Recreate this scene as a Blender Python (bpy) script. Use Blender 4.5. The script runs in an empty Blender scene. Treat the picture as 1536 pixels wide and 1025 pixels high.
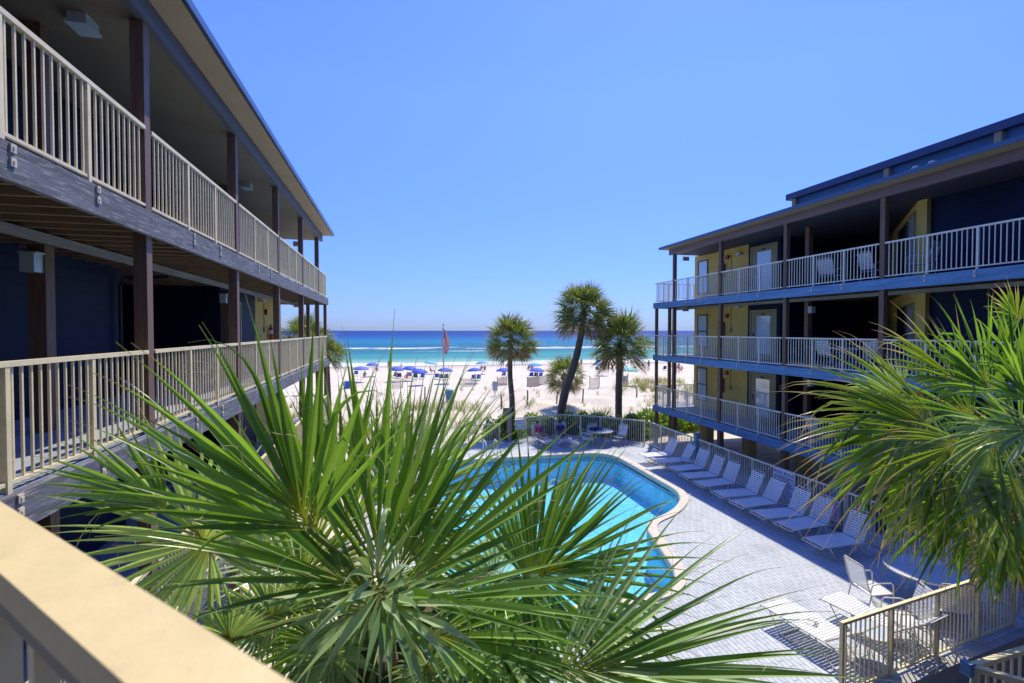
import bpy, math, random
from mathutils import Vector, Matrix
C = bpy.context.scene
COL = C.collection
PI = math.pi
R = math.radians
rnd = random.Random(11)

# ------------------------------------------------------------ camera
EYE = Vector((0, 0, 5.72)); FPX = 740.0; YAW = R(13.53); PITCH = R(-1.28)
cam = bpy.data.cameras.new('camera'); camo = bpy.data.objects.new('camera', cam); COL.objects.link(camo)
cam.sensor_width = 36; cam.lens = 36 * FPX / 1536; cam.clip_start = 0.05; cam.clip_end = 30000
camo.location = EYE; camo.rotation_euler = (PI/2 + PITCH, 0, -YAW)
C.camera = camo
cam.dof.use_dof = True; cam.dof.focus_distance = 14; cam.dof.aperture_fstop = 5.0
# ------------------------------------------------------------ light
SUN = Vector((0.34, 0.50, 1.0)).normalized()
w = bpy.data.worlds.new('World'); C.world = w; w.use_nodes = True
nt = w.node_tree; bg = nt.nodes['Background']
sky = nt.nodes.new('ShaderNodeTexSky'); sky.sky_type = 'NISHITA'; sky.sun_disc = False
sky.sun_elevation = math.asin(SUN.z); sky.sun_rotation = math.atan2(SUN.x, SUN.y)
sky.air_density = 1.0; sky.dust_density = 0.3; sky.ozone_density = 3.0
tint = nt.nodes.new('ShaderNodeMix'); tint.data_type = 'RGBA'; tint.blend_type = 'MULTIPLY'
tint.inputs[0].default_value = 1.0; tint.inputs[7].default_value = (0.575, 0.755, 1.60, 1)
nt.links.new(sky.outputs[0], tint.inputs[6])
tc = nt.nodes.new('ShaderNodeTexCoord'); sx_ = nt.nodes.new('ShaderNodeSeparateXYZ'); nt.links.new(tc.outputs['Generated'], sx_.inputs[0])
hr = nt.nodes.new('ShaderNodeValToRGB'); hr.color_ramp.elements[0].color = (.52, .56, .56, 1); hr.color_ramp.elements[1].color = (1, 1, 1, 1); hr.color_ramp.elements[0].position = 0.0; hr.color_ramp.elements[1].position = .42
nt.links.new(sx_.outputs[2], hr.inputs[0])
t2 = nt.nodes.new('ShaderNodeMix'); t2.data_type = 'RGBA'; t2.blend_type = 'MULTIPLY'; t2.inputs[0].default_value = 1
nt.links.new(tint.outputs[2], t2.inputs[6]); nt.links.new(hr.outputs[0], t2.inputs[7]); nt.links.new(t2.outputs[2], bg.inputs[0])
bg.inputs[1].default_value = 0.15
sl = bpy.data.lights.new('sun', 'SUN'); sl.energy = 4.5; sl.angle = R(0.5); sl.color = (1.0, 0.90, 0.69)
so = bpy.data.objects.new('sun', sl); COL.objects.link(so); so.rotation_euler = SUN.to_track_quat('Z', 'Y').to_euler()
C.view_settings.view_transform = 'Standard'; C.view_settings.look = 'None'
C.view_settings.exposure = 0.22; C.view_settings.gamma = 1
C.cycles.max_bounces = 6; C.cycles.diffuse_bounces = 2; C.cycles.transparent_max_bounces = 12

# ------------------------------------------------------------ helpers
CAMROT = Matrix.Rotation(-YAW, 3, 'Z') @ Matrix.Rotation(PI/2 + PITCH, 3, 'X')
FWD = Vector((math.sin(YAW), math.cos(YAW), 0)); RGT = Vector((math.cos(YAW), -math.sin(YAW), 0)); UP = Vector((0, 0, 1))
def ray(px, py): return CAMROT @ Vector(((px-768)/FPX, (512.5-py)/FPX, -1))
def at(px, py, d):
    r = ray(px, py); return EYE + r * (d / r.dot(FWD))
def gnd(px, py, z=0.0):
    r = ray(px, py); return EYE + r * ((z-EYE.z)/r.z)
def tag(o, label=None, cat=None, group=None, kind=None):
    for k, v in (('label', label), ('category', cat), ('group', group), ('kind', kind)):
        if v: o[k] = v
    return o
def empty(name, loc=(0, 0, 0), rz=0, label=None, cat=None, group=None):
    o = bpy.data.objects.new(name, None); COL.objects.link(o); o.location = loc; o.rotation_euler = (0, 0, rz)
    o.empty_display_size = 0.2
    return tag(o, label, cat, group)
def copy_tree(o, parent=None):
    c = o.copy(); COL.objects.link(c)
    if parent: c.parent = parent
    for ch in list(o.children): copy_tree(ch, c)
    return c
def vec(p): return Vector(p)
class MB:
    def __init__(s): s.v = []; s.f = []; s.uv = None
    def box(s, x0, y0, z0, x1, y1, z1):
        if x0 > x1: x0, x1 = x1, x0
        if y0 > y1: y0, y1 = y1, y0
        if z0 > z1: z0, z1 = z1, z0
        n = len(s.v)
        s.v += [(x0,y0,z0),(x1,y0,z0),(x1,y1,z0),(x0,y1,z0),(x0,y0,z1),(x1,y0,z1),(x1,y1,z1),(x0,y1,z1)]
        s.f += [(n,n+3,n+2,n+1),(n+4,n+5,n+6,n+7),(n,n+1,n+5,n+4),(n+1,n+2,n+6,n+5),(n+2,n+3,n+7,n+6),(n+3,n,n+4,n+7)]
        return s
    def bar(s, p, q, w, h, up=(0, 0, 1)):
        p = vec(p); q = vec(q); t = (q-p).normalized(); u = vec(up)
        if abs(t.dot(u)) > .98: u = Vector((1, 0, 0))
        a = t.cross(u).normalized()*w/2; b = a.cross(t).normalized()*h/2; n = len(s.v)
        for c in (p, q): s.v += [tuple(c-a-b), tuple(c+a-b), tuple(c+a+b), tuple(c-a+b)]
        s.f += [(n,n+3,n+2,n+1),(n+4,n+5,n+6,n+7),(n,n+1,n+5,n+4),(n+1,n+2,n+6,n+5),(n+2,n+3,n+7,n+6),(n+3,n,n+4,n+7)]
        return s
    def tube(s, pts, r, seg=6, caps=True):
        pts = [vec(p) for p in pts]; k = len(pts)
        rr = r if isinstance(r, (list, tuple)) else [r]*k
        t0 = (pts[1]-pts[0]).normalized(); a = t0.orthogonal().normalized(); base = len(s.v)
        for i, p in enumerate(pts):
            t = (pts[min(i+1, k-1)]-pts[max(i-1, 0)]).normalized()
            a = (a - t*a.dot(t)).normalized(); b = t.cross(a)
            for j in range(seg):
                an = 2*PI*j/seg; s.v.append(tuple(p+(a*math.cos(an)+b*math.sin(an))*rr[i]))
        for i in range(k-1):
            for j in range(seg):
                j2 = (j+1) % seg
                s.f.append((base+i*seg+j, base+i*seg+j2, base+(i+1)*seg+j2, base+(i+1)*seg+j))
        if caps:
            s.f.append(tuple(base+j for j in range(seg))[::-1]); s.f.append(tuple(base+(k-1)*seg+j for j in range(seg)))
        return s
    def quad(s, a, b, c, d):
        n = len(s.v); s.v += [tuple(a), tuple(b), tuple(c), tuple(d)]; s.f.append((n, n+1, n+2, n+3)); return s
    def prism(s, pts, z0, z1):
        n = len(s.v); k = len(pts)
        s.v += [(p[0], p[1], z0) for p in pts] + [(p[0], p[1], z1) for p in pts]
        s.f.append(tuple(range(n, n+k))[::-1]); s.f.append(tuple(range(n+k, n+2*k)))
        for i in range(k):
            j = (i+1) % k; s.f.append((n+i, n+j, n+k+j, n+k+i))
        return s
    def ell(s, c, rx, ry, rz, nu=10, nv=6):
        n = len(s.v); c = vec(c)
        s.v.append((c.x, c.y, c.z+rz))
        for i in range(1, nv):
            th = PI*i/nv
            for j in range(nu):
                ph = 2*PI*j/nu; s.v.append((c.x+rx*math.sin(th)*math.cos(ph), c.y+ry*math.sin(th)*math.sin(ph), c.z+rz*math.cos(th)))
        s.v.append((c.x, c.y, c.z-rz)); e = len(s.v)-1
        for j in range(nu): s.f.append((n, n+1+j, n+1+(j+1) % nu)); s.f.append((e, e-nu+(j+1) % nu, e-nu+j))
        for i in range(nv-2):
            for j in range(nu):
                a = n+1+i*nu; s.f.append((a+j, a+nu+j, a+nu+(j+1) % nu, a+(j+1) % nu))
        return s
    def mesh(s, name, mat, smooth=False):
        me = bpy.data.meshes.new(name); me.from_pydata(s.v, [], s.f)
        if s.uv:
            l = me.uv_layers.new(name='UVMap'); vi = [0]*len(me.loops); me.loops.foreach_get('vertex_index', vi)
            l.data.foreach_set('uv', [c for i in vi for c in s.uv[i]])
        if mat: me.materials.append(mat)
        if smooth: me.polygons.foreach_set('use_smooth', [True]*len(me.polygons))
        me.update(); return me
    def build(s, name, mat, parent=None, smooth=False, loc=None):
        o = bpy.data.objects.new(name, s.mesh(name, mat, smooth)); COL.objects.link(o)
        if parent: o.parent = parent
        if loc: o.location = loc
        return o

# ------------------------------------------------------------ materials
def newmat(name):
    m = bpy.data.materials.new(name); m.use_nodes = True; t = m.node_tree
    return m, t, t.nodes['Principled BSDF']
def nd(t, typ, **kw):
    n = t.nodes.new(typ)
    for k, v in kw.items(): setattr(n, k, v)
    return n
def ramp(t, stops, interp='LINEAR'):
    n = t.nodes.new('ShaderNodeValToRGB'); r = n.color_ramp; r.interpolation = interp
    while len(r.elements) < len(stops): r.elements.new(.5)
    for e, (p, c) in zip(r.elements, stops): e.position = p; e.color = (*c, 1) if len(c) == 3 else c
    return n
def mix(t, a, b, fac, mode='MIX'):
    n = t.nodes.new('ShaderNodeMix'); n.data_type = 'RGBA'; n.blend_type = mode
    for i, v in ((0, fac), (6, a), (7, b)):
        if hasattr(v, 'is_linked') or hasattr(v, 'links'): t.links.new(v, n.inputs[i])
        elif i == 0: n.inputs[0].default_value = v
        else: n.inputs[i].default_value = (*v, 1)
    return n.outputs[2]
def math_(t, op, a, b=None, c=None):
    n = t.nodes.new('ShaderNodeMath'); n.operation = op
    for i, v in enumerate((a, b, c)):
        if v is None: continue
        if hasattr(v, 'links'): t.links.new(v, n.inputs[i])
        else: n.inputs[i].default_value = v
    return n.outputs[0]
def noise(t, co, scale, detail=4, rough=.55, sc=None):
    n = t.nodes.new('ShaderNodeTexNoise'); n.inputs['Scale'].default_value = scale
    n.inputs['Detail'].default_value = detail; n.inputs['Roughness'].default_value = rough
    if sc:
        mp = t.nodes.new('ShaderNodeMapping'); mp.inputs['Scale'].default_value = sc; t.links.new(co, mp.inputs[0]); co = mp.outputs[0]
    t.links.new(co, n.inputs['Vector']); return n.outputs['Fac']
def pos(t): return t.nodes.new('ShaderNodeNewGeometry').outputs['Position']
def bump(t, b, h, strength=.3, dist=.01):
    n = t.nodes.new('ShaderNodeBump'); n.inputs['Strength'].default_value = strength; n.inputs['Distance'].default_value = dist
    t.links.new(h, n.inputs['Height']); t.links.new(n.outputs[0], b.inputs['Normal'])
def mat(name, col, rough=.6, var=.15, scale=3.0, bmp=0.0, bscale=40, metal=0, sc=None, spec=.5, col2=None, c2lo=.45, c2hi=.65):
    m, t, b = newmat(name); p = pos(t)
    f = noise(t, p, scale, 5, .6, sc)
    dark = tuple(c*(1-var) for c in col); lite = tuple(min(1, c*(1+var)) for c in col)
    r = ramp(t, [(.3, dark), (.7, lite)]); t.links.new(f, r.inputs[0]); out = r.outputs[0]
    if col2:
        f2 = noise(t, p, scale*3.1, 6, .7, sc); r2 = ramp(t, [(c2lo, (0, 0, 0)), (c2hi, (1, 1, 1))]); t.links.new(f2, r2.inputs[0])
        out = mix(t, out, col2, r2.outputs[0])
    t.links.new(out, b.inputs['Base Color'])
    b.inputs['Roughness'].default_value = rough; b.inputs['Metallic'].default_value = metal
    b.inputs['Specular IOR Level'].default_value = spec
    if bmp: bump(t, b, noise(t, p, bscale, 5, .6, sc), bmp, .01)
    return m
M = {}
M['cap'] = mat('worn_cream_cap_paint', (.66, .55, .31), .45, .10, 9, .12, 60, col2=(.47, .37, .22), c2lo=.60, c2hi=.78)
M['rail'] = mat('cream_paint', (.79, .69, .42), .42, .12, 6, .08, 30, col2=(.52, .42, .25), c2lo=.62, c2hi=.8)
M['railw'] = mat('white_paint', (.80, .76, .63), .35, .06, 4, .05)
M['post'] = mat('brown_post_paint', (.17, .10, .058), .55, .25, 3, .25, 30, sc=(6, 6, .6), col2=(.14, .11, .10), c2lo=.6, c2hi=.8)
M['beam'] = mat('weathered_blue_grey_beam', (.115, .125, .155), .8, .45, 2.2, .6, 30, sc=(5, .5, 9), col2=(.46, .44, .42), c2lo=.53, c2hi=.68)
M['joist'] = mat('brown_joist_wood', (.26, .16, .085), .8, .35, 3, .3, 20, sc=(.6, 6, 6), col2=(.30, .22, .14))
M['plywood'] = mat('deck_underside', (.24, .17, .10), .85, .3, 2, .2)
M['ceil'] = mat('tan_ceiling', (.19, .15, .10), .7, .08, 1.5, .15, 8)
M['fascia'] = mat('brown_fascia', (.18, .12, .115), .5, .15, 2, .1, 20, sc=(4, .5, 4))
M['roofedge'] = mat('navy_roof_edge', (.03, .05, .13), .35, .15, 2, .05)
M['panel'] = mat('teal_navy_panel', (.03, .11, .23), .5, .15, 1.5, .1)
M['tan'] = mat('tan_bracket', (.36, .28, .16), .6, .1)
M['galv'] = mat('pale_bracket', (.62, .56, .42), .5, .15, 20, .1, col2=(.42, .30, .18), c2lo=.55, c2hi=.7)
M['deckfloor'] = mat('blue_grey_deck_boards', (.30, .34, .42), .7, .2, 2, .3, 20, sc=(8, .6, 1))
M['glass'] = mat('window_glass', (.02, .04, .06), .04, .1, 1, spec=.8)
M['curtain'] = mat('white_blind', (.62, .66, .70), .6, .05)
M['dframe'] = mat('olive_door', (.30, .27, .15), .5, .08, 2)
M['red'] = mat('red_paint', (.50, .015, .02), .35, .08)
M['signw'] = mat('white_sign', (.72, .76, .84), .4, .03)
M['ink'] = mat('blue_ink', (.02, .04, .20), .6, .05)
M['purple'] = mat('purple_ink', (.40, .05, .45), .6, .05)
M['pink'] = mat('pink_sign_sheet', (.72, .60, .76), .4, .03)
M['dark'] = mat('dark_metal', (.02, .02, .025), .5, .1)
M['strap'] = mat('white_vinyl_strap', (.84, .86, .86), .35, .05, 8)
M['ltube'] = mat('cream_tube', (.70, .66, .55), .3, .05)
M['concrete'] = mat('grey_concrete', (.36, .36, .36), .85, .15, 3, .3, 60)
M['copingm'] = mat('tan_coping', (.58, .54, .47), .75, .12, 5, .2, 60, col2=(.68, .62, .52))
M['fpost'] = mat('grey_dune_post', (.12, .09, .07), .85, .3, 5, .4, 40)
M['slat'] = mat('pale_sand_fence', (.55, .47, .36), .85, .25, 6)
M['umb'] = mat('royal_blue_canvas', (.015, .09, .52), .7, .08, 2)
M['umbl'] = mat('pale_blue_canvas', (.13, .38, .62), .7, .08, 2)
M['umbv'] = mat('violet_blue_canvas', (.10, .13, .48), .7, .08, 2)
M['umbg'] = mat('mint_canvas', (.22, .62, .48), .7, .08, 2)
M['cooler'] = mat('blue_plastic', (.02, .10, .45), .4, .1)
M['grn'] = mat('dark_green_plastic', (.02, .10, .09), .4, .1)
M['trash'] = mat('teal_bin_plastic', (.04, .22, .30), .45, .1)
M['skin'] = mat('skin', (.52, .30, .20), .55, .08, 12)
M['skin2'] = mat('tanned_skin', (.33, .17, .10), .55, .08, 12)
M['hair'] = mat('brown_hair', (.06, .035, .02), .6, .2, 30)
M['blond'] = mat('fair_hair', (.38, .26, .12), .6, .2, 30)
M['swimr'] = mat('magenta_cloth', (.42, .03, .16), .8, .15, 10)
M['swimt'] = mat('teal_cloth', (.02, .28, .33), .8, .15, 10)
M['swimn'] = mat('navy_cloth', (.015, .03, .16), .8, .15, 10)
M['swimb'] = mat('blue_cloth', (.03, .10, .50), .8, .15, 10)
M['pinkc'] = mat('pink_cloth', (.60, .16, .22), .8, .15, 10)
M['peach'] = mat('peach_cloth', (.62, .36, .24), .8, .15, 10)
M['white'] = mat('white_cloth', (.78, .78, .78), .8, .05, 10)
M['dead'] = mat('dead_frond_tan', (.30, .21, .12), .8, .35, 9)
M['trunk'] = mat('palm_trunk_bark', (.10, .085, .075), .9, .4, 5, .9, 14, sc=(1, 1, 3.5), col2=(.20, .17, .14))
M['boot'] = mat('palm_boot', (.22, .17, .10), .85, .4, 12, .5, 30)
M['soil'] = mat('shade_darkened_soil', (.018, .014, .012), .95, .4, 6, .8, 30)  # soil made near-black: the shade over the pit is in its colour
M['lampglass'] = mat('lamp_lens', (.45, .55, .60), .2, .05)

def siding(name, col, step=.2, vert=False, rough=.55):
    m, t, b = newmat(name); p = pos(t); s = nd(t, 'ShaderNodeSeparateXYZ'); t.links.new(p, s.inputs[0])
    fr = math_(t, 'FRACT', math_(t, 'DIVIDE', s.outputs[2], step))
    r = ramp(t, [(0, (.25,)*3), (.05, (1,)*3), (1, (.85,)*3)]); t.links.new(fr, r.inputs[0])
    f = noise(t, p, 1.6, 5, .6); r2 = ramp(t, [(.3, tuple(c*.8 for c in col)), (.7, tuple(c*1.2 for c in col))]); t.links.new(f, r2.inputs[0])
    t.links.new(mix(t, r2.outputs[0], r.outputs[0], .6, 'MULTIPLY'), b.inputs['Base Color'])
    b.inputs['Roughness'].default_value = rough; b.inputs['Specular IOR Level'].default_value = .15; bump(t, b, fr, .6, .012); return m
M['navy'] = siding('navy_lap_siding', (.006, .017, .055))
M['yellow'] = mat('yellow_stucco', (.66, .49, .13), .8, .1, 1.5, .35, 70)
M['pier'] = mat('yellow_pier', (.42, .33, .13), .8, .15, 2, .3, 50)

def m_pavers():
    m, t, b = newmat('pool_deck_pavers'); p = pos(t)
    mp = nd(t, 'ShaderNodeMapping'); mp.inputs['Rotation'].default_value = (0, 0, PI/2); t.links.new(p, mp.inputs[0])
    br = nd(t, 'ShaderNodeTexBrick'); t.links.new(mp.outputs[0], br.inputs['Vector'])
    br.inputs['Color1'].default_value = (.58, .63, .67, 1); br.inputs['Color2'].default_value = (.50, .56, .61, 1); br.inputs['Mortar'].default_value = (.19, .21, .27, 1)
    br.inputs['Scale'].default_value = 1; br.inputs['Mortar Size'].default_value = .007; br.inputs['Brick Width'].default_value = .30
    br.inputs['Row Height'].default_value = .10; br.inputs['Bias'].default_value = 0; br.inputs['Mortar Smooth'].default_value = .3
    f = noise(t, p, .8, 7, .65); r = ramp(t, [(.30, (.74, .74, .75)), (.48, (.93, .93, .93)), (.7, (1, 1, 1))]); t.links.new(f, r.inputs[0])
    f2 = noise(t, p, 14, 4, .6); r3 = ramp(t, [(.35, (.86, .86, .87)), (.6, (1, 1, 1))]); t.links.new(f2, r3.inputs[0])
    c = mix(t, br.outputs[0], r.outputs[0], 1, 'MULTIPLY'); c = mix(t, c, r3.outputs[0], 1, 'MULTIPLY')
    t.links.new(c, b.inputs['Base Color']); b.inputs['Roughness'].default_value = .75; bump(t, b, br.outputs['Fac'], -.5, .006); return m
def m_sand():
    m, t, b = newmat('beach_sand'); p = pos(t)
    s = nd(t, 'ShaderNodeSeparateXYZ'); t.links.new(p, s.inputs[0])
    f = noise(t, p, .35, 7, .65); r = ramp(t, [(.3, (.60, .53, .41)), (.6, (.73, .67, .54))]); t.links.new(f, r.inputs[0])
    # wet sand near the waterline
    y = math_(t, 'ADD', s.outputs[1], math_(t, 'MULTIPLY', noise(t, p, .06, 3), 8))
    rw = ramp(t, [(0, (0,)*3), (1, (1,)*3)]); t.links.new(math_(t, 'MULTIPLY_ADD', y, 1/9, -98/9), rw.inputs[0])
    # driftwood and sea-oat litter over the dune
    lit = noise(t, p, 2.6, 8, .75, (1, 1.6, 1)); rl = ramp(t, [(.56, (0,)*3), (.64, (1,)*3)]); t.links.new(lit, rl.inputs[0])
    big = noise(t, p, .25, 3, .5); rb = ramp(t, [(.45, (0,)*3), (.6, (1,)*3)]); t.links.new(big, rb.inputs[0])
    inr = math_(t, 'MULTIPLY', math_(t, 'GREATER_THAN', s.outputs[1], 29), math_(t, 'LESS_THAN', s.outputs[1], 50))
    k = math_(t, 'MULTIPLY', math_(t, 'MULTIPLY', rl.outputs[0], rb.outputs[0]), math_(t, 'MULTIPLY', inr, .7))
    c = mix(t, r.outputs[0], (.50, .43, .36), rw.outputs[0]); c = mix(t, c, (.22, .17, .09), k)
    t.links.new(c, b.inputs['Base Color']); b.inputs['Roughness'].default_value = .95; b.inputs['Specular IOR Level'].default_value = .1
    h = math_(t, 'ADD', noise(t, p, 1.3, 6, .7), math_(t, 'MULTIPLY', noise(t, p, 6, 4, .6), .3)); bump(t, b, h, .8, .22); return m
def m_sea():
    m, t, b = newmat('sea_water'); p = pos(t); s = nd(t, 'ShaderNodeSeparateXYZ'); t.links.new(p, s.inputs[0])
    wob = math_(t, 'MULTIPLY', noise(t, p, .03, 4, .6, (.5, 1.5, 1)), 60)
    y = math_(t, 'ADD', s.outputs[1], math_(t, 'SUBTRACT', wob, 30))
    lg = math_(t, 'LOGARITHM', math_(t, 'MAXIMUM', y, 60), 10)     # 2.04 shore ... 3.5 far
    r = ramp(t, [(0, (.25, .46, .34)), (.08, (.05, .28, .26)), (.20, (.006, .13, .19)), (.36, (.010, .17, .30)), (.50, (.004, .085, .27)), (.66, (.003, .045, .22)), (1, (.002, .035, .20))])
    t.links.new(math_(t, 'MULTIPLY_ADD', lg, 1/1.4, -2.03/1.4), r.inputs[0])
    st = noise(t, p, .02, 6, .65, (.25, 1.6, 1)); rs = ramp(t, [(.35, (.75, .8, .85)), (.65, (1.15, 1.12, 1.1))]); t.links.new(st, rs.inputs[0])
    c = mix(t, r.outputs[0], rs.outputs[0], 1, 'MULTIPLY')
    # foam bands (real surf lines parallel to shore)
    def band(y0, wdt, nsc, thr):
        d = math_(t, 'ABSOLUTE', math_(t, 'SUBTRACT', math_(t, 'ADD', s.outputs[1], math_(t, 'MULTIPLY', noise(t, p, .02, 3), 24)), y0+12))
        a = math_(t, 'SUBTRACT', 1.0, math_(t, 'DIVIDE', d, wdt)); a = math_(t, 'MAXIMUM', a, 0)
        n = noise(t, p, nsc, 6, .7, (.3, 1, 1)); rr = ramp(t, [(thr, (0,)*3), (thr+.1, (1,)*3)]); t.links.new(n, rr.inputs[0])
        return math_(t, 'MULTIPLY', math_(t, 'MINIMUM', math_(t, 'MULTIPLY', a, 2.5), 1), rr.outputs[0])
    fo = math_(t, 'MAXIMUM', band(206, 16, .06, .46), band(178, 8, .08, .55))
    fo = math_(t, 'MAXIMUM', fo, band(262, 12, .05, .60))
    d2 = math_(t, 'ADD', s.outputs[1], math_(t, 'MULTIPLY', noise(t, p, .07, 5, .6), 10))
    sw = math_(t, 'LESS_THAN', d2, 120.0)
    fo = math_(t, 'MAXIMUM', fo, math_(t, 'MULTIPLY', sw, .85)); fo = math_(t, 'MINIMUM', fo, 1)
    c = mix(t, c, (.80, .82, .82), fo); t.links.new(c, b.inputs['Base Color'])
    b.inputs['Roughness'].default_value = .5; b.inputs['Specular IOR Level'].default_value = .08
    bump(t, b, noise(t, p, .35, 7, .7, (.35, 1, 1)), .5, .6); return m
def m_water():
    m = bpy.data.materials.new('pool_water'); m.use_nodes = True; t = m.node_tree; t.nodes.clear()
    out = nd(t, 'ShaderNodeOutputMaterial'); tr = nd(t, 'ShaderNodeBsdfTransparent'); tr.inputs[0].default_value = (.60, .89, .98, 1)
    gl = nd(t, 'ShaderNodeBsdfGlossy'); gl.inputs['Roughness'].default_value = .03; fr = nd(t, 'ShaderNodeFresnel'); fr.inputs[0].default_value = 1.33
    bp = nd(t, 'ShaderNodeBump'); bp.inputs['Strength'].default_value = .5; bp.inputs['Distance'].default_value = .05; p = pos(t)
    t.links.new(noise(t, p, 2.6, 3, .5), bp.inputs['Height'])
    for n in (gl, fr): t.links.new(bp.outputs[0], n.inputs['Normal'])
    mx = nd(t, 'ShaderNodeMixShader'); t.links.new(fr.outputs[0], mx.inputs[0]); t.links.new(tr.outputs[0], mx.inputs[1]); t.links.new(gl.outputs[0], mx.inputs[2])
    t.links.new(mx.outputs[0], out.inputs[0]); return m
def m_plaster():
    m, t, b = newmat('pool_plaster_caustics'); p = pos(t)
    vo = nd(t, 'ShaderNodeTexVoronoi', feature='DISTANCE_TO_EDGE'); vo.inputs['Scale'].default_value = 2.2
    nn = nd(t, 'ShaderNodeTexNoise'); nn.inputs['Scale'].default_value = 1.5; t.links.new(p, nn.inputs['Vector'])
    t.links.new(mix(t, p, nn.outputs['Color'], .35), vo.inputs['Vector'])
    r = ramp(t, [(0, (.42, .76, .90)), (.06, (.31, .68, .86)), (.3, (.28, .65, .84))]); t.links.new(vo.outputs['Distance'], r.inputs[0])  # paler cell edges paint sunlight caustics onto the plaster
    t.links.new(r.outputs[0], b.inputs['Base Color']); b.inputs['Roughness'].default_value = .6; return m
def m_leaf(name, base, dark, tipc, basec, tip0=.90, trans=.32, rough=.33):
    m, t, b = newmat(name); g = nd(t, 'ShaderNodeNewGeometry'); uv = nd(t, 'ShaderNodeUVMap'); s = nd(t, 'ShaderNodeSeparateXYZ'); t.links.new(uv.outputs[0], s.inputs[0])
    r = ramp(t, [(0, dark), (.55, base), (1, tuple(min(1, c*1.35) for c in base))]); t.links.new(g.outputs['Random Per Island'], r.inputs[0])
    v = math_(t, 'ADD', s.outputs[1], math_(t, 'MULTIPLY', math_(t, 'SUBTRACT', g.outputs['Random Per Island'], .5), .16))
    rb = ramp(t, [(0, (1,)*3), (.16, (0,)*3)]); t.links.new(s.outputs[1], rb.inputs[0])
    rt = ramp(t, [(tip0, (0,)*3), (min(1, tip0+.1), (1,)*3)]); t.links.new(v, rt.inputs[0])
    # fine lengthwise veins
    ve = math_(t, 'MULTIPLY_ADD', math_(t, 'SINE', math_(t, 'MULTIPLY', s.outputs[0], 38)), .10, .92)
    c = mix(t, r.outputs[0], basec, rb.outputs[0]); c = mix(t, c, tipc, rt.outputs[0])
    n = nd(t, 'ShaderNodeVectorMath', operation='SCALE'); t.links.new(c, n.inputs[0]); t.links.new(ve, n.inputs['Scale'])
    t.links.new(n.outputs[0], b.inputs['Base Color']); b.inputs['Roughness'].default_value = rough; b.inputs['Specular IOR Level'].default_value = .7
    tl = nd(t, 'ShaderNodeBsdfTranslucent'); sc = nd(t, 'ShaderNodeVectorMath', operation='MULTIPLY'); t.links.new(n.outputs[0], sc.inputs[0]); sc.inputs[1].default_value = (2.2, 2.1, .9)
    t.links.new(sc.outputs[0], tl.inputs[0])
    mx = nd(t, 'ShaderNodeMixShader'); mx.inputs[0].default_value = trans
    t.links.new(b.outputs[0], mx.inputs[1]); t.links.new(tl.outputs[0], mx.inputs[2]); t.links.new(mx.outputs[0], t.nodes['Material Output'].inputs[0]); return m
M['pavers'] = m_pavers(); M['sand'] = m_sand(); M['sea'] = m_sea(); M['water'] = m_water(); M['plaster'] = m_plaster()
M['leaf'] = m_leaf('palm_leaf', (.19, .35, .06), (.06, .16, .02), (.34, .24, .13), (.34, .36, .05))
M['leafb'] = m_leaf('pale_sunlit_palm_leaf', (.34, .48, .24), (.15, .28, .10), (.36, .27, .16), (.36, .36, .08))  # paler leaf copy, sunlight and gloss put into its colour
M['leafy'] = m_leaf('yellowing_palm_leaf', (.24, .34, .05), (.10, .19, .02), (.54, .42, .26), (.40, .38, .08), .68)
M['leaff'] = m_leaf('far_palm_leaf', (.15, .22, .045), (.06, .11, .03), (.42, .30, .14), (.28, .24, .08), .66)
M['leafd'] = m_leaf('dry_palm_leaf', (.30, .22, .11), (.16, .11, .06), (.42, .32, .2), (.30, .24, .1), .8, .2)
M['shrub'] = m_leaf('shrub_leaf', (.19, .30, .05), (.07, .14, .02), (.16, .22, .04), (.08, .12, .03), .95, .3)
M['grass'] = m_leaf('sea_oats', (.26, .28, .12), (.15, .17, .07), (.48, .40, .22), (.20, .2, .08), .7, .3)
M['tealpost'] = mat('blue_grey_pillar', (.16, .28, .36), .6, .15)
M['fpost2'] = mat('taupe_pillar', (.30, .26, .22), .8, .15, 3, .2)
M['tabtop'] = mat('pale_blue_table_top', (.55, .62, .70), .15, .05, 2, spec=.7)
M['signg'] = mat('grey_green_board', (.20, .26, .28), .6, .08)
M['signb'] = mat('blue_grey_board', (.26, .34, .44), .6, .08)
M['raildim'] = mat('shade_toned_channel', (.20, .17, .15), .5, .1)  # dark tone paints in the shade on the channel below the cap
M['soffit'] = mat('tan_soffit', (.38, .29, .19), .7, .08, 1.5, .1)
# ------------------------------------------------------------ terrain, sea, pool deck
def sstep(a, b, x):
    t = max(0, min(1, (x-a)/(b-a))); return t*t*(3-2*t)
def hsh(x, y): return math.sin(x*.9+1.3*math.sin(y*.53))*math.cos(y*.71+math.sin(x*.37))
def ground_z(x, y):
    z = -.25
    dune = sstep(28, 33, y)*(1-sstep(44, 52, y)); side = .45+.55*sstep(3, 9, abs(x-5)) if x < 9 else 1
    z += dune*(.28+.22*hsh(x*.8, y)+.12*hsh(x*2.3, y*2.1))*side
    z -= .75*sstep(46, 60, y) + .7*sstep(60, 109, y) + 2.5*sstep(109, 135, y)
    z += .035*hsh(x*1.7, y*1.5)*sstep(27, 30, y)*(1-sstep(85, 100, y))
    z -= .95*(1-sstep(7.0, 8.0, y))
    return z
xs = [-400, -250, -150, -100, -70] + [-50+1.0*i for i in range(45)] + [-5+.5*i for i in range(100)] + [45+2*i for i in range(20)] + [90, 110, 150, 220, 320, 450]
ys = [-30, -15, -5, 0, 3, 4.5] + [5+.25*i for i in range(8)] + [7+i for i in range(20)] + [27+.5*i for i in range(60)] + [57+1.5*i for i in range(60)]
mb = MB()
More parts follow.
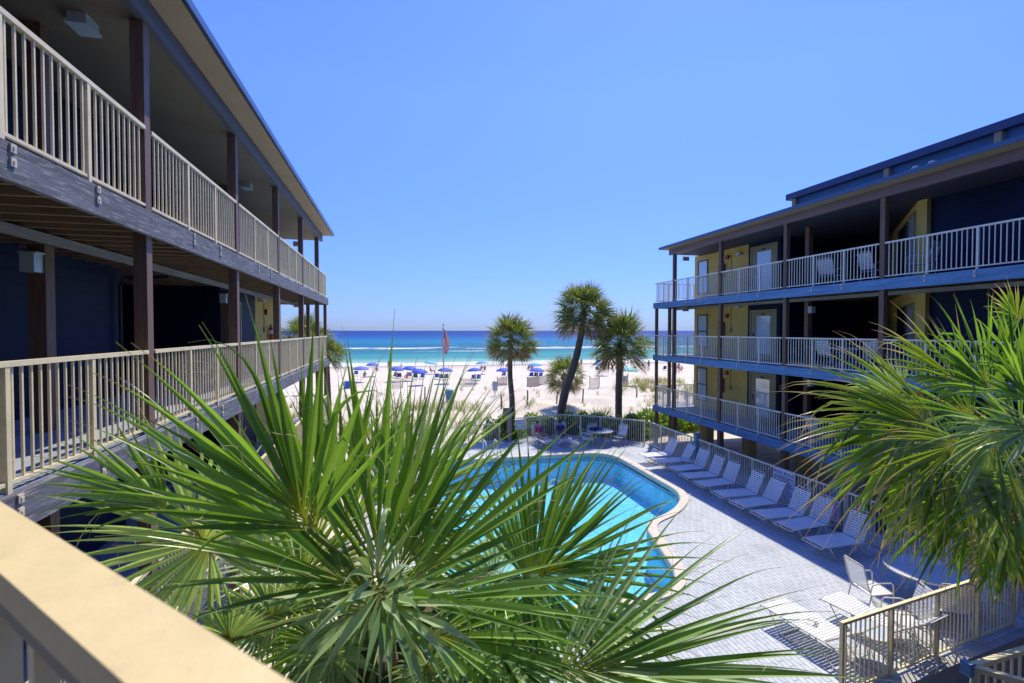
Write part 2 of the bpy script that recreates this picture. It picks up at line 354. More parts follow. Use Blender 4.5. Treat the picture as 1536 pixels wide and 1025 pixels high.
for y in ys:
    for x in xs: mb.v.append((x, y, ground_z(x, y)))
nx = len(xs)
# leave an opening in the sheet where the pool is dug
def inpool(i, j): return xs[i] >= -.6 and xs[i+1] <= 11.5 and ys[j] >= 8.5 and ys[j+1] <= 23
for j in range(len(ys)-1):
    for i in range(nx-1):
        if not inpool(i, j): mb.f.append((j*nx+i, j*nx+i+1, (j+1)*nx+i+1, (j+1)*nx+i))
tag(mb.build('sand', M['sand'], smooth=True), kind='structure')
mb = MB(); mb.quad((-9000, 104, -1.62), (9000, 104, -1.62), (9000, 16000, -1.62), (-9000, 16000, -1.62))
tag(mb.build('sea', M['sea']), kind='structure')
mb = MB()   # a low breaking wave
for k, (x0, x1, yy, hh) in enumerate(((-60, 150, 203, .55), (-20, 60, 226, .35))):
    n0 = len(mb.v); N = 90
    for i in range(N+1):
        t = i/N; x = x0+(x1-x0)*t; h = hh*(.25+.75*abs(math.sin(t*9+k)))*math.sin(PI*t)**.5 if 0 < t < 1 else 0
        y = yy+2*math.sin(t*7)
        for dy, f in ((-3, 0), (-1.2, .45), (0, 1), (2.5, .5), (6, 0)): mb.v.append((x, y+dy, -1.60+h*f))
    for i in range(N):
        for q in range(4):
            a = n0+i*5+q; mb.f.append((a, a+5, a+6, a+1))
tag(mb.build('surf_wave', M['sea'], smooth=True), kind='structure')

POOL = [(1.15, 9.5, .5), (6.25, 9.5, 1.2), (7.1, 13.1, .7), (8.7, 13.9, 1.2), (9.75, 15.2, .9), (9.75, 21.2, 1.3), (2.3, 21.4, .9), (1.3, 15.5, .6)]
def rounded(P, off=0, n=7):
    out = []
    k = len(P)
    for i in range(k):
        p = Vector(P[i][:2]); a = Vector(P[i-1][:2]); b = Vector(P[(i+1) % k][:2]); r = P[i][2]
        u = (a-p).normalized(); v = (b-p).normalized(); ra = min(r, (a-p).length*.48, (b-p).length*.48)
        s, e = p+u*ra, p+v*ra
        for j in range(n+1):
            t = j/n; q = s*(1-t)**2 + p*2*t*(1-t) + e*t*t; out.append(q)
    if off:
        res = []
        for i in range(len(out)):
            d = (out[(i+1) % len(out)]-out[i-1])
            if d.length < 1e-6: d = Vector((1, 0))
            d.normalize(); res.append(out[i]+Vector((d.y, -d.x))*off)
        out = res
    return [(q.x, q.y) for q in out]
p0 = rounded(POOL); p1 = rounded(POOL, .28); p2 = rounded(POOL, .40)
mb = MB(); n = len(p0)   # coping ring with bull-nose
prof = [(p0, -.16), (p0, .05), (rounded(POOL, .03), .072), (p1, .072), (p1, -.05)]
for P, z in prof:
    for q in P: mb.v.append((q[0], q[1], z))
for k in range(len(prof)-1):
    for i in range(n):
        j = (i+1) % n; mb.f.append((k*n+i, k*n+j, (k+1)*n+j, (k+1)*n+i))
tag(mb.build('pool_coping', M['copingm']), kind='structure')
mb = MB()
mb.v = [(q[0], q[1], -.1) for q in p0] + [(q[0], q[1], -1.12) for q in p0]
for i in range(n): j = (i+1) % n; mb.f.append((i, n+i, n+j, j))
mb.f.append(tuple(range(n, 2*n)))
tag(mb.build('pool_basin', M['plaster']), kind='structure')
mb = MB(); mb.v = [(q[0], q[1], -.07) for q in p0]; mb.f = [tuple(range(n))]
tag(mb.build('pool_water', M['water']), kind='structure')
# deck slab with the pool cut out: fill between outer outline and coping outline
import bmesh
DECK = [(-1.0, 6.0), (5.2, 5.95), (6.7, 6.06), (11.9, 6.80), (12.42, 8), (12.42, 22.2), (10.6, 24.2), (9, 25.3), (5.5, 25.0), (3.6, 24.4), (-.6, 24.4)]
bm = bmesh.new()
vo = [bm.verts.new((x, y, .03)) for x, y in DECK]; vi = [bm.verts.new((x, y, .03)) for x, y in p1]
eo = [bm.edges.new((vo[i], vo[(i+1) % len(vo)])) for i in range(len(vo))]
ei = [bm.edges.new((vi[i], vi[(i+1) % len(vi)])) for i in range(len(vi))]
bmesh.ops.triangle_fill(bm, use_beauty=True, edges=eo+ei, normal=(0, 0, 1))
me = bpy.data.meshes.new('pool_deck'); bm.to_mesh(me); bm.free(); me.materials.append(M['pavers'])
o = bpy.data.objects.new('pool_deck', me); COL.objects.link(o); tag(o, kind='structure')
mb = MB()
for i in range(len(DECK)):
    a, b = DECK[i], DECK[(i+1) % len(DECK)]
    d = (Vector(b)-Vector(a)).normalized(); nrm = Vector((d.y, -d.x))*.14
    mb.prism([a, b, (b[0]+nrm.x, b[1]+nrm.y), (a[0]+nrm.x, a[1]+nrm.y)][::-1], -1.6, .026)
tag(mb.build('deck_kerb', M['concrete']), kind='structure')
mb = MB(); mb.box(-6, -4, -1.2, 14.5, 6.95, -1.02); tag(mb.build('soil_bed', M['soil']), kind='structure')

# ------------------------------------------------------------ railings
def rail_part(parent, p, q, z, nint=2, h=1.05, name='railing', mt=None, brack=None, gap=.115, capw=.06, post_ends=False, bot=.07):
    mt = mt or M['rail']; p = Vector(p); q = Vector(q); L = (q-p).length; d = (q-p)/L
    mb = MB(); P3 = lambda t, zz: (p.x+d.x*t, p.y+d.y*t, zz)
    mb.bar(P3(.0, z+h-.02), P3(L, z+h-.02), capw, .045); mb.bar(P3(0, z+bot), P3(L, z+bot), .035, .03)
    n = max(2, round(L/gap)); posts = [L*(i+1)/(nint+1) for i in range(nint)]
    for i in range(1, n):
        t = L*i/n
        if min([abs(t-x) for x in posts]+[9]) < .05: continue
        mb.box(*[c for c in ()]) if False else mb.bar(P3(t, z+bot+.015), P3(t, z+h-.043), .019, .019, up=(d.x, d.y, 0))
    r = mb.build(name, mt, parent)
    if post_ends: posts = [0.03] + posts + [L-.03]
    for t in posts:
        pb = MB(); pb.bar(P3(t, z-.04), P3(t, z+h-.043), .052, .052, up=(d.x, d.y, 0)); pb.build('railing_post', mt, r)
        if brack:
            s = brack; c = Vector(P3(t, z-.02))+Vector((s, 0, 0))*.093
            for dz in (-.035, -.145):
                bx = MB(); bx.box(c.x-.008, c.y-.03, c.z+dz-.035, c.x+.008, c.y+.03, c.z+dz+.035); bx.box(c.x-.016, c.y-.01, c.z+dz-.01, c.x+.016, c.y+.01, c.z+dz+.01)
                bx.build('bracket', M['galv'], r)
    return r
ZL = (1.68, 4.42, 7.22)
def lettering(parent, text, loc, size, rot, mt, name='lettering', align='CENTER', ext=.002):
    cu = bpy.data.curves.new(name, 'FONT'); cu.body = text; cu.size = size; cu.align_x = align; cu.extrude = ext; cu.space_line = .95
    o = bpy.data.objects.new(name, cu); COL.objects.link(o); bpy.context.view_layer.update()
    me = bpy.data.meshes.new_from_object(o.evaluated_get(bpy.context.evaluated_depsgraph_get())); bpy.data.objects.remove(o)
    me.materials.clear(); me.materials.append(mt)
    m = bpy.data.objects.new(name, me); COL.objects.link(m); m.location = loc; m.rotation_euler = rot
    if parent: m.parent = parent
    return m

def glazed_door(parent, sx, off, y0, y1, z, label=None):
    # door in a wall facing the courtyard (normal = -sx)
    X = lambda o: sx*o
    f = MB(); 
    f.box(X(off), y0, z, X(off-.05), y0+.09, z+2.2); f.box(X(off), y1-.09, z, X(off-.05), y1, z+2.2); f.box(X(off), y0+.09, z+2.1, X(off-.05), y1-.09, z+2.2)
    d = MB(); a, b = y0+.10, y1-.10; m = .17*(y1-y0)
    d.box(X(off), a, z+.03, X(off-.03), a+m, z+2.09); d.box(X(off), b-m, z+.03, X(off-.03), b, z+2.09)
    d.box(X(off), a+m, z+.03, X(off-.03), b-m, z+.3); d.box(X(off), a+m, z+1.93, X(off-.03), b-m, z+2.09)
    dr = d.build('door', M['dframe'], parent); f.build('door_frame', M['dframe'], dr)
    g = MB(); g.box(X(off-.002), a+m, z+.3, X(off-.012), b-m, z+1.93); g.build('pane', M['glassb'], dr)
    h = MB(); h.tube([(X(off-.03), b-m/2, z+1.0), (X(off-.09), b-m/2, z+1.0), (X(off-.09), b-m/2-.1, z+1.0)], .012); h.box(X(off-.03), b-m/2-.03, z+1.06, X(off-.05), b-m/2+.03, z+1.2); h.build('handle', M['dark'], dr)
    n = MB(); n.box(X(off-.03), (y0+y1)/2-.09, z+1.98, X(off-.04), (y0+y1)/2+.09, z+2.05); n.build('number_plate', M['dark'], dr)
def window(parent, sx, off, y0, y1, z0, z1):
    X = lambda o: sx*o
    f = MB(); e = .06
    f.box(X(off), y0, z0, X(off-.04), y0+e, z1); f.box(X(off), y1-e, z0, X(off-.04), y1, z1)
    f.box(X(off), y0+e, z0, X(off-.04), y1-e, z0+e); f.box(X(off), y0+e, z1-e, X(off-.04), y1-e, z1); f.box(X(off), y0+e, (z0+z1)/2-.03, X(off-.045), y1-e, (z0+z1)/2+.03)
    fr = f.build('window', M['wframe'], parent)
    g = MB(); g.box(X(off-.003), y0+e, z0+e, X(off-.012), y1-e, (z0+z1)/2-.03); g.box(X(off-.003), y0+e, (z0+z1)/2+.03, X(off-.012), y1-e, z1-e); g.build('pane', M['glassb'], fr)
M['wframe'] = mat('dark_window_frame', (.06, .10, .14), .4, .05)
def m_glassb():
    m, t, b = newmat('sky_reflecting_glass'); p = pos(t); s = nd(t, 'ShaderNodeSeparateXYZ'); t.links.new(p, s.inputs[0])
    # half-closed blinds, with the sky's reflection painted into their pale blue
    fr = math_(t, 'FRACT', math_(t, 'MULTIPLY', s.outputs[2], 18)); r = ramp(t, [(0, (.30, .42, .50)), (.4, (.55, .72, .80)), (1, (.60, .76, .84))]); t.links.new(fr, r.inputs[0])
    t.links.new(r.outputs[0], b.inputs['Base Color']); b.inputs['Roughness'].default_value = .05; b.inputs['Specular IOR Level'].default_value = 1.0; b.inputs['IOR'].default_value = 1.8
    return m
M['glassb'] = m_glassb()

def make_building(F, sx, posts, ycorner, name_label, door, blockA, diag):
    b = empty('apartment_building', (F, 0, 0), 0, name_label, 'building')
    X = lambda o: sx*o
    yA, yB = posts[0]-3.6, ycorner
    for li, z in enumerate(ZL):
        fl = MB(); fl.box(X(.04), yA, z-.045, X(7), yB-.05, z-.002)
        fl.build('deck_floor', M['deckfloor'], b)
        jo = MB(); y = yA+.2
        while y < yB-.3: jo.box(X(.05), y, z-.27, X(6.9), y+.045, z-.046); y += .41
        jo.box(X(.05), yB-.13, z-.3, X(7), yB-.08, z-.046); jo.box(X(1.32), yA, z-.36, X(1.46), yB-.2, z-.272)
        jo.build('joists', M['joist'], b)
        le = MB(); le.box(X(1.27), yA, z-.40, X(1.318), yB-.2, z-.28); le.build('ledger_beam', M['beamp'], b)
        # rim beam in lengths, butted at the posts
        be = [yA] + posts + [yB]
        rim = MB()
        for i in range(len(be)-1): rim.box(X(-.035), be[i]+.002, z-.315, X(.03), be[i+1]-.002, z-.012)
        rim.box(X(.032), yB-.06, z-.315, X(6.9), yB, z-.012)
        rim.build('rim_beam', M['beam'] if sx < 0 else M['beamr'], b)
        # railings bay by bay
        seg = [yA] + posts + [yB]
        for i in range(len(seg)-1):
            y0, y1 = seg[i]+(.085 if i else 0), seg[i+1]-.085
            ni = 2 if y1-y0 > 2.5 else 1
            rail_part(b, (X(.05), y0), (X(.05), y1), z, ni, mt=M['rail'] if sx < 0 else M['railw'], brack=-sx)
        rail_part(b, (X(.12), yB-.05), (X(1.6), yB-.05), z, 1, mt=M['rail'] if sx < 0 else M['railw'])
        rail_part(b, (X(1.75), yB-.05), (X(3.2), yB-.05), z, 1, mt=M['rail'] if sx < 0 else M['railw'])
        zt = (ZL[li+1]-.045) if li < 2 else 9.60
        ztw = zt+(.04 if li == 2 else -.001)
        # walls
        w1 = MB(); w1.box(X(1.8), 19.22, z, X(9), 23.3, ztw); w1.build('yellow_wall', M['yellow'], b)
        def NW(*a): k_ = MB(); k_.box(*a); k_.build('navy_wall', M['navy'], b)
        NW(X(1.805), blockA, z, X(9), 19.218, ztw)
        if diag:
            NW(X(1.65), yA, z, X(1.8), 11.34, ztw)
            NW(X(6.4), 15.5, z, X(6.55), blockA, ztw)
            w3 = MB(); w3.prism([(X(1.5), 11.6), (X(1.5), 11.345), (X(1.82), 11.345), (X(6.5), 16.02), (X(6.39), 16.49)][::(1 if sx < 0 else -1)], z, ztw); w3.build('angled_wall', M['yellow'], b)
            # door and window in the angled wall
            u = Vector((sx*1, 1)).normalized(); nn = Vector((-sx*1, 1)).normalized()
            def slab(t0, t1, z0, z1, o0, o1):
                A = Vector((X(1.5), 11.6)); k = [A+u*t0+nn*o0, A+u*t1+nn*o0, A+u*t1+nn*o1, A+u*t0+nn*o1]
                return [(q.x, q.y) for q in k], z0, z1
            dm = MB(); dm.prism(*slab(.30, 1.35, z, z+2.15, .0, .05)); d_ = dm.build('door', M['dframe'], b)
            g = MB(); g.prism(*slab(.48, 1.15, z+.25, z+1.98, .052, .06)); g.build('pane', M['glassb'], d_)
            wm = MB(); wm.prism(*slab(1.8, 3.6, z+.35, z+2.1, .0, .05)); wn = wm.build('window', M['wframe'], b)
            for a0, a1 in ((1.88, 2.68), (2.72, 3.52)):
                g = MB(); g.prism(*slab(a0, a1, z+.43, z+2.02, .052, .06)); g.build('pane', M['glass'], wn)
        else:
            NW(X(2.35), yA, z, X(2.5), 11.5, ztw); NW(X(6.4), 11.5, z, X(6.55), blockA, ztw); NW(X(2.5), 11.35, z, X(6.4), 11.5, ztw)
            pi = MB(); pi.tube([(X(2.27), 11.3, z+.1), (X(2.27), 11.3, zt-.55), (X(2.22), 11.45, zt-.4), (X(1.5), 11.5, zt-.36)], .035, 8); pi.build('drain_pipe', M['dark'], b)
        glazed_door(b, sx, 1.80, door[0], door[1], z)
        window(b, sx, 1.80, 22.15, 23.0, z+.38, z+2.12)
        # conduit and alarm bell, pull box
        c = MB(); c.tube([(X(1.78), 20.35, z+1.35), (X(1.78), 20.35, zt-.3)], .012); c.box(X(1.79), 20.29, z+1.22, X(1.74), 20.41, z+1.42); c.build('alarm_conduit', M['dframe'], b)
        al = MB(); al.tube([(X(1.79), 20.6, z+2.0), (X(1.70), 20.6, z+2.0)], .11, 14); al.build('alarm_bell', M['red'], b)
        if li < 2 or True:
            lm = MB(); lm.box(X(1.79), 19.6, zt-.42, X(1.62), 19.85, zt-.3); lm.build('wall_lamp', M['curtain'], b)
        # inner posts
        for yy in ((7.6, 14.8) if sx < 0 else (15.5, 8.2)):
            ip = MB(); ip.box(X(1.33), yy-.09, z+.002, X(1.52), yy+.09, zt-(.36 if li < 2 else 0)); ip.build('inner_post', M['post'], b)
        for yy, xo in ((yB-.25, .75), (yB-.25, 2.7)):
            if li < 2: ip = MB(); ip.box(X(xo), yy-.07, z+.002, X(xo+.14), yy+.07, zt-.26); ip.build('end_post', M['post'], b)
        # exit sign hung at the seaward end
        if li > 0:
            zz = ZL[2]-.28 if li == 1 else 9.56
            ex = MB(); ex.box(X(.85), 22.9, zz-.22, X(1.2), 22.95, zz-.002); e = ex.build('exit_sign', M['exitbox'], b)
            lettering(e, 'EXIT', (X(1.025), 22.897, zz-.175), .15, (PI/2, 0, 0), M['red'])
    # posts through all levels
    for y in posts:
        for li in range(3):
            z0 = ZL[li]-.30; z1 = (ZL[li+1]-.318) if li < 2 else 9.57
            pb = MB(); pb.box(X(.034), y-.075, z0, X(.184), y+.075, z1+(.018 if li < 2 else 0)); pb.build('post', M['post'], b)
        pb = MB(); pb.box(X(.04), y-.10, -.9, X(.24), y+.10, ZL[0]-.318); pb.build('post', M['post'], b)
    for li in range(2):
        pb = MB(); pb.box(X(.034), yB-.22, ZL[li], X(.16), yB-.08, ZL[li+1]-.318); pb.build('post', M['post'], b)
    for xo in (.04, .9, 2.8):
        pb = MB(); pb.box(X(xo), yB-.24, -.6, X(xo+.16), yB-.08, ZL[0]-.318); pb.build('post', M['post'], b)
    # ground storey piers
    y = 22.3
    while y > 1:
        for xo in (1.75, 5.2):
            pm = MB(); pm.box(X(xo), y-.22, -.9, X(xo+.42), y+.22, ZL[0]-.274); pm.build('pier', M['pier'], b)
        y -= 3.05
    # roof
    yR = 22.95
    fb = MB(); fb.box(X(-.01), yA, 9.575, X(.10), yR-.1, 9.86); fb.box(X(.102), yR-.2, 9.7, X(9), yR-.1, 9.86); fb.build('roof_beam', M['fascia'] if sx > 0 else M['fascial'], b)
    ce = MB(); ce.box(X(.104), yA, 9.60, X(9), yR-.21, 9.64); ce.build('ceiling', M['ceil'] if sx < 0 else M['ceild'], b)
    so_ = MB(); so_.box(X(-.40), yA, 9.862, X(.10), yR+.10, 9.885); so_.box(X(.1), yR-.1, 9.862, X(9), yR+.1, 9.885); so_.build('soffit', M['soffit'], b)
    ro = MB(); s2 = [(-.44, 9.886), (-.44, 9.965), (9, 10.30), (9, 9.886)]
    n0 = 0
    for yy in (yA, yR+.14): ro.v += [(X(o), yy, z) for o, z in s2]
    ro.f = [(0, 1, 2, 3), (7, 6, 5, 4), (0, 4, 5, 1), (1, 5, 6, 2), (2, 6, 7, 3), (3, 7, 4, 0)]
    ro.build('roof', M['roofedge'], b)
    gt = MB(); gt.box(X(-.442), yA, 9.87, X(-.462), yR+.14, 9.985); gt.build('gutter', M['gutter'], b)
    return b
M['beamp'] = mat('grey_ledger', (.30, .29, .28), .8, .25, 3, .3, 25, sc=(4, .5, 4))
M['beamr'] = mat('blue_rim_beam', (.12, .27, .46), .7, .3, 2.2, .4, 30, sc=(5, .5, 9), col2=(.33, .46, .60), c2lo=.57, c2hi=.75)  # bluer base colour for the right wing's rim beams
M['exitbox'] = mat('exit_sign_face', (.72, .66, .62), .4, .03)
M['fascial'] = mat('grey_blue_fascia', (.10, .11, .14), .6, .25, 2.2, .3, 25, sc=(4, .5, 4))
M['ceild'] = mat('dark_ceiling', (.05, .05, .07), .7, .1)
M['gutter'] = mat('blue_gutter', (.05, .11, .22), .35, .1)

PL = [3.51+3.68*i for i in range(6)]; PR = [4.15+3.668*i for i in range(6)]
BL = make_building(-2.97, -1, PL, 24.4, 'three storey motel wing on the left with cream railings and weathered grey beams', (15.75, 17.4), 15.6, False)
BR = make_building(13.8, 1, PR, 24.35, 'three storey motel wing on the right beyond the pool with blue beams and yellow walls', (17.45, 19.05), 17.3, True)
# raised clerestory on the right roof
cl = MB(); cl.box(2.7, -3, 10.0, 9, 17.6, 11.25); cl.build('clerestory', M['panel'], BR)
ce = MB(); ce.box(2.5, -3, 11.252, 9.2, 17.85, 11.50); ce.build('clerestory_roof', M['roofedge'], BR)
ce = MB(); ce.box(2.60, -3, 10.72, 2.698, 17.62, 10.80); ce.build('clerestory_trim', M['roofedge'], BR)
for y in (17.5, 13.5, 10.3, 6.9):
    k = MB(); k.box(2.57, y-.09, 10.802, 2.698, y+.09, 11.25); k.build('roof_bracket', M['tan'], BR)
for y in (12.5, 12.0):
    k = MB(); k.box(2.5, y-.07, 10.85, 2.697, y+.07, 11.0); k.tube([(2.5, y, 10.93), (2.38, y-.03, 10.84)], [.05, .08], 8); k.build('floodlight', M['railw'], BR)
# the wing the camera stands on, behind the viewpoint
cw = empty('apartment_building', (4, -2.6, -1), 0, 'motel wing behind the viewpoint joining the left and right wings', 'building')
k = MB(); k.box(-10, -6, 0, 12, 0, 11); k.build('navy_wall', M['navy'], cw)
for z in ZL:
    if z == ZL[1]: continue
    k = MB(); k.box(-9, 0.002, z+.7, 12, 1.8, z+.95) if z == ZL[0] else k.prism([(-6.97, 5.9), (-9, 5.9), (-9, .002), (12, .002), (12, 1.3), (-2.6, 1.3)], z+.7, z+.95); k.build('deck_floor', M['deckfloor'], cw)
k = MB(); k.prism([(-6.97, 5.9), (-9, 5.9), (-9, .002), (12, .002), (12, 1.4), (-2.5, 1.4)], 10.6, 10.9); k.build('roof', M['roofedge'], cw)
# ceiling lamps under the left gallery roof
for y in (7.3, 14.4):
    k = MB(); k.box(-.66, y-.14, 9.50, -.86, y+.14, 9.599); k.prism([(-.64, y-.16), (-.88, y-.16), (-.88, y+.16), (-.64, y+.16)], 9.46, 9.498); k.build('ceiling_lamp', M['lampglass'], BL)
for y in (7.6, 14.8):
    for z in ZL[:2]:
        k = MB(); k.box(-1.35, y-.26, z+2.03, -1.5, y-.092, z+2.26); k.box(-1.33, y-.25, z+2.26, -1.52, y-.092, z+2.28); k.build('wall_lantern', M['lampglass'], BL)
for z in ZL[:2]:
    k = MB(); k.box(1.32, 15.25, z+1.95, 1.50, 15.408, z+2.2); k.build('wall_lantern', M['lampglass'], BR)

k = MB(); r_ = rounded(POOL, -.004, 7)
for q in r_: k.v.append((q[0], q[1], -.16))
for q in r_: k.v.append((q[0], q[1], -.30))
for i in range(len(r_)): j = (i+1) % len(r_); k.f.append((i, len(r_)+i, len(r_)+j, j))
M['tile'] = mat('dark_blue_waterline_tile', (.06, .28, .48), .3, .3, 14)
tag(k.build('waterline_tile', M['tile']), kind='structure')
ld = empty('pool_ladder', (4.2, 21.75, .03), 0, 'curved steel handrails of the ladder at the far left pool edge', 'ladder')
for s in (-.25, .25): k = MB(); k.tube([(s, .25, 0), (s, .25, .6), (s, .15, .75), (s, -.3, .75), (s, -.5, .55), (s, -.52, -.9)], .02, 8); k.build('handrail', M['railw'], ld, smooth=True)
for z in (-.35, -.65): k = MB(); k.box(-.25, -.56, z, .25, -.48, z+.03); k.build('step', M['railw'], ld)
# ------------------------------------------------------------ camera-side walkway rail (chamfered corner)
def fence(name, label, pts, z, h=1.2, mt=None, nint=None, group=None, gap=.115, capw=.055, cat='fence', bot=.07):
    o = empty(name, (pts[0][0], pts[0][1], z), 0, label, cat, group); ox, oy = pts[0][0], pts[0][1]
    for i in range(len(pts)-1):
        a = Vector((pts[i][0]-ox, pts[i][1]-oy)); b = Vector((pts[i+1][0]-ox, pts[i+1][1]-oy)); L = (b-a).length
        r = rail_part(o, a, b, 0, nint if nint is not None else max(0, round(L/1.25)-1), h, 'fence_panel' if cat == 'fence' else 'railing', mt or M['rail'], None, gap, capw, i == 0, bot)
    return o
zc = 5.50
f1, f2 = gnd(0, 752, zc), gnd(440, 1025, zc); g1, g2 = gnd(0, 858, zc), gnd(184, 1025, zc)
dC = Vector((f1.x-f2.x, f1.y-f2.y)).normalized(); n2 = Vector((-dC.y, dC.x)); c0 = Vector((f2.x, f2.y))
if n2.dot(Vector((g2.x, g2.y))-c0) < 0: n2 = -n2
capw_ = abs(n2.dot(Vector((g1.x, g1.y))-c0)+n2.dot(Vector((g2.x, g2.y))-c0))/2; c0 = c0+n2*capw_/2
A = c0+dC*3.9; B = c0-dC*2.2
nr = empty('balcony_railing', (A.x, A.y, 4.42), 0, 'cream balcony railing with broad flat cap at the near lower left corner', 'railing')
L_ = (B-A).length; u_ = -dC
def W3(t, off, z): return (u_.x*t+n2.x*off, u_.y*t+n2.y*off, z-4.42)
k = MB(); k.bar(W3(0, 0, zc-.014), W3(L_, 0, zc-.014), capw_, .028); k.build('rail_cap', M['cap'], nr)
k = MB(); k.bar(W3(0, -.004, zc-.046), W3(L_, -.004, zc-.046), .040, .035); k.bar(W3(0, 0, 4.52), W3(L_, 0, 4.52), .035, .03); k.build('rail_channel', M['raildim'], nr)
t = .1; i_ = 0
while t < L_:
    big = i_ % 10 == 4; k = MB(); w_ = .052 if big else .019
    k.bar(W3(t, 0, 4.43 if big else 4.536), W3(t, 0, zc-.064), w_, w_, up=(dC.x, dC.y, 0)); k.build('railing_post' if big else 'baluster', M['rail'], nr); t += .115; i_ += 1
wk = MB(); k0 = Vector((A.x, A.y))-n2*.08; k1 = Vector((B.x, B.y))-n2*.08
wk.prism([(k0.x, k0.y), (k1.x, k1.y), (k1.x-2, k1.y-1.5), (-4.7, -2.5), (-4.7, k0.y)], 4.18, 4.44)
wo = wk.build('walkway_deck', M['deckfloor']); tag(wo, 'blue grey boards of the walkway behind the near cream railing', 'walkway')

# lower landing rail at the bottom right corner
fence('landing_railing', 'short cream and blue landing railing in the lowest right corner', [(6.1, 2.2), (5.05, 3.3), (9.2, 3.62)], 1.65, 1.05, cat='railing', gap=.12)
k = MB(); k.box(4.985, 3.255, 2.62, 5.035, 3.34, 2.74); tag(k.build('corner_cap', M['beamr']), 'blue painted block capping the corner of the landing railing', 'post cap')

# pool fences
fence('pool_fence', 'cream metal fence along the near edge of the pool deck by the lower right tables', [(6.72, 6.14), (11.6, 6.86)], .03, 1.17)
fence('pool_fence', 'long white fence behind the row of loungers under the right motel wing', [(12.3, 7.2), (12.3, 11.2), (12.3, 22.15)], .03, 1.19, M['railw'])
fence('pool_fence', 'curved white fence between the pool deck and the shrubs by the beach', [(12.2, 22.3), (10.5, 24.0), (8.8, 25.05), (6.15, 24.55)], .03, 1.19, M['railw'])
fence('pool_fence', 'low white fence left of the round sign post by the leftmost beach palm', [(5.3, 24.6), (3.6, 24.3), (.5, 24.2)], .03, .95, M['railw'])
fence('pool_fence', 'cream fence running below the left motel wing behind the near palm', [(-.9, 7), (-.9, 24)], .03, 1.19)
for (x, y, hh, lb) in ((12.3, 18.1, 1.35, 'square blue grey fence pillar behind the far loungers'), (12.3, 11.42, 1.35, 'square blue grey fence pillar beside the pink notice'), (5.75, 24.5, 1.3, 'thick taupe pillar at the gate opening left of the blue and white sign')):
    k = MB(); k.box(x-.1, y-.1, .03, x+.1, y+.1, hh); k.box(x-.13, y-.13, hh, x+.13, y+.13, hh+.05); k.box(x-.09, y-.09, hh+.05, x+.09, y+.09, hh+.10)
    tag(k.build('fence_pillar', M['tealpost'] if x > 10 else M['fpost2']), lb, 'pillar')
# signs
def sign_board(name, label, loc, rz, wd, ht, mt, texts=(), dashes=None, dink=None, posts=0, cat='sign', pz=0):
    # faces local -y
    o = empty(name, loc, rz, label, cat)
    b = MB(); b.box(-wd/2, 0, 0, wd/2, .012, ht); bd = b.build('board', mt, o)
    for (s, x, z, sz, ink) in texts: lettering(o, s, (x, -.002, z), sz, (PI/2, 0, 0), ink)
    if dashes:
        r2 = random.Random(5); d = MB()
        for (z, x0, x1, th) in dashes:
            x = x0
            while x < x1-.02:
                l = min(r2.uniform(.03, .11), x1-x); d.box(x, -.004, z, x+l, -.001, z+th); x += l+.018
        d.build('small_print', dink, o)
    if posts:
        p = MB()
        for x in ([0] if posts == 1 else [-wd/2+.05, wd/2-.05]): p.box(x-.025, .014, -pz, x+.025, .06, ht)
        p.build('sign_post', M['fpost'], o)
    return o
dl = [(.86-.066*i, -.40, .40-.1*((i*7) % 4)/2, .026) for i in range(13)]
sign_board('pool_rules_sign', 'large white POOL RULES board hung on the fence behind the loungers', (12.24, 13.35, .10), -PI/2, .92, 1.12, M['signw'], [('POOL RULES', 0, .955, .15, M['ink'])], dl, M['ink'])
dl = [(.50-.055*i, -.15, .15, .022) for i in range(9)]
sign_board('notice_sign', 'small pink and purple notice on the fence behind the nearest lounger', (12.16, 11.42, .30), -PI/2, .40, .62, M['pink'], (), dl, M['purple'])
p_ = at(785, 644, 24.3)
sign_board('lifeguard_sign', 'blue and white four line sign on the beach side fence', (6.35, 24.45, .62), R(-6), .60, .52, M['signw'], [('DO NOT', 0, .405, .11, M['ink']), ('DIVE IN', 0, .285, .11, M['ink']), ('POOL SWIM AT', 0, .165, .085, M['ink']), ('OWN RISK', 0, .045, .10, M['ink'])])
g = at(761, 627, 27.5)
sign_board('beach_notice', 'grey notice board on a post left of the leftmost beach palm', tuple(g), R(-12), .48, .55, M['signg'], (), [(.42-.07*i, -.18, .18, .02) for i in range(6)], M['signw'], 1, pz=1.8)
g = at(742.5, 586, 44)
sign_board('beach_access_sign', 'blue grey double sign on a thin pole in the open sand left of the palms', tuple(g), R(-5), .45, .8, M['signb'], (), [(.62-.09*i, -.16, .16, .02) for i in range(6)], M['signw'], 1, pz=1.7)
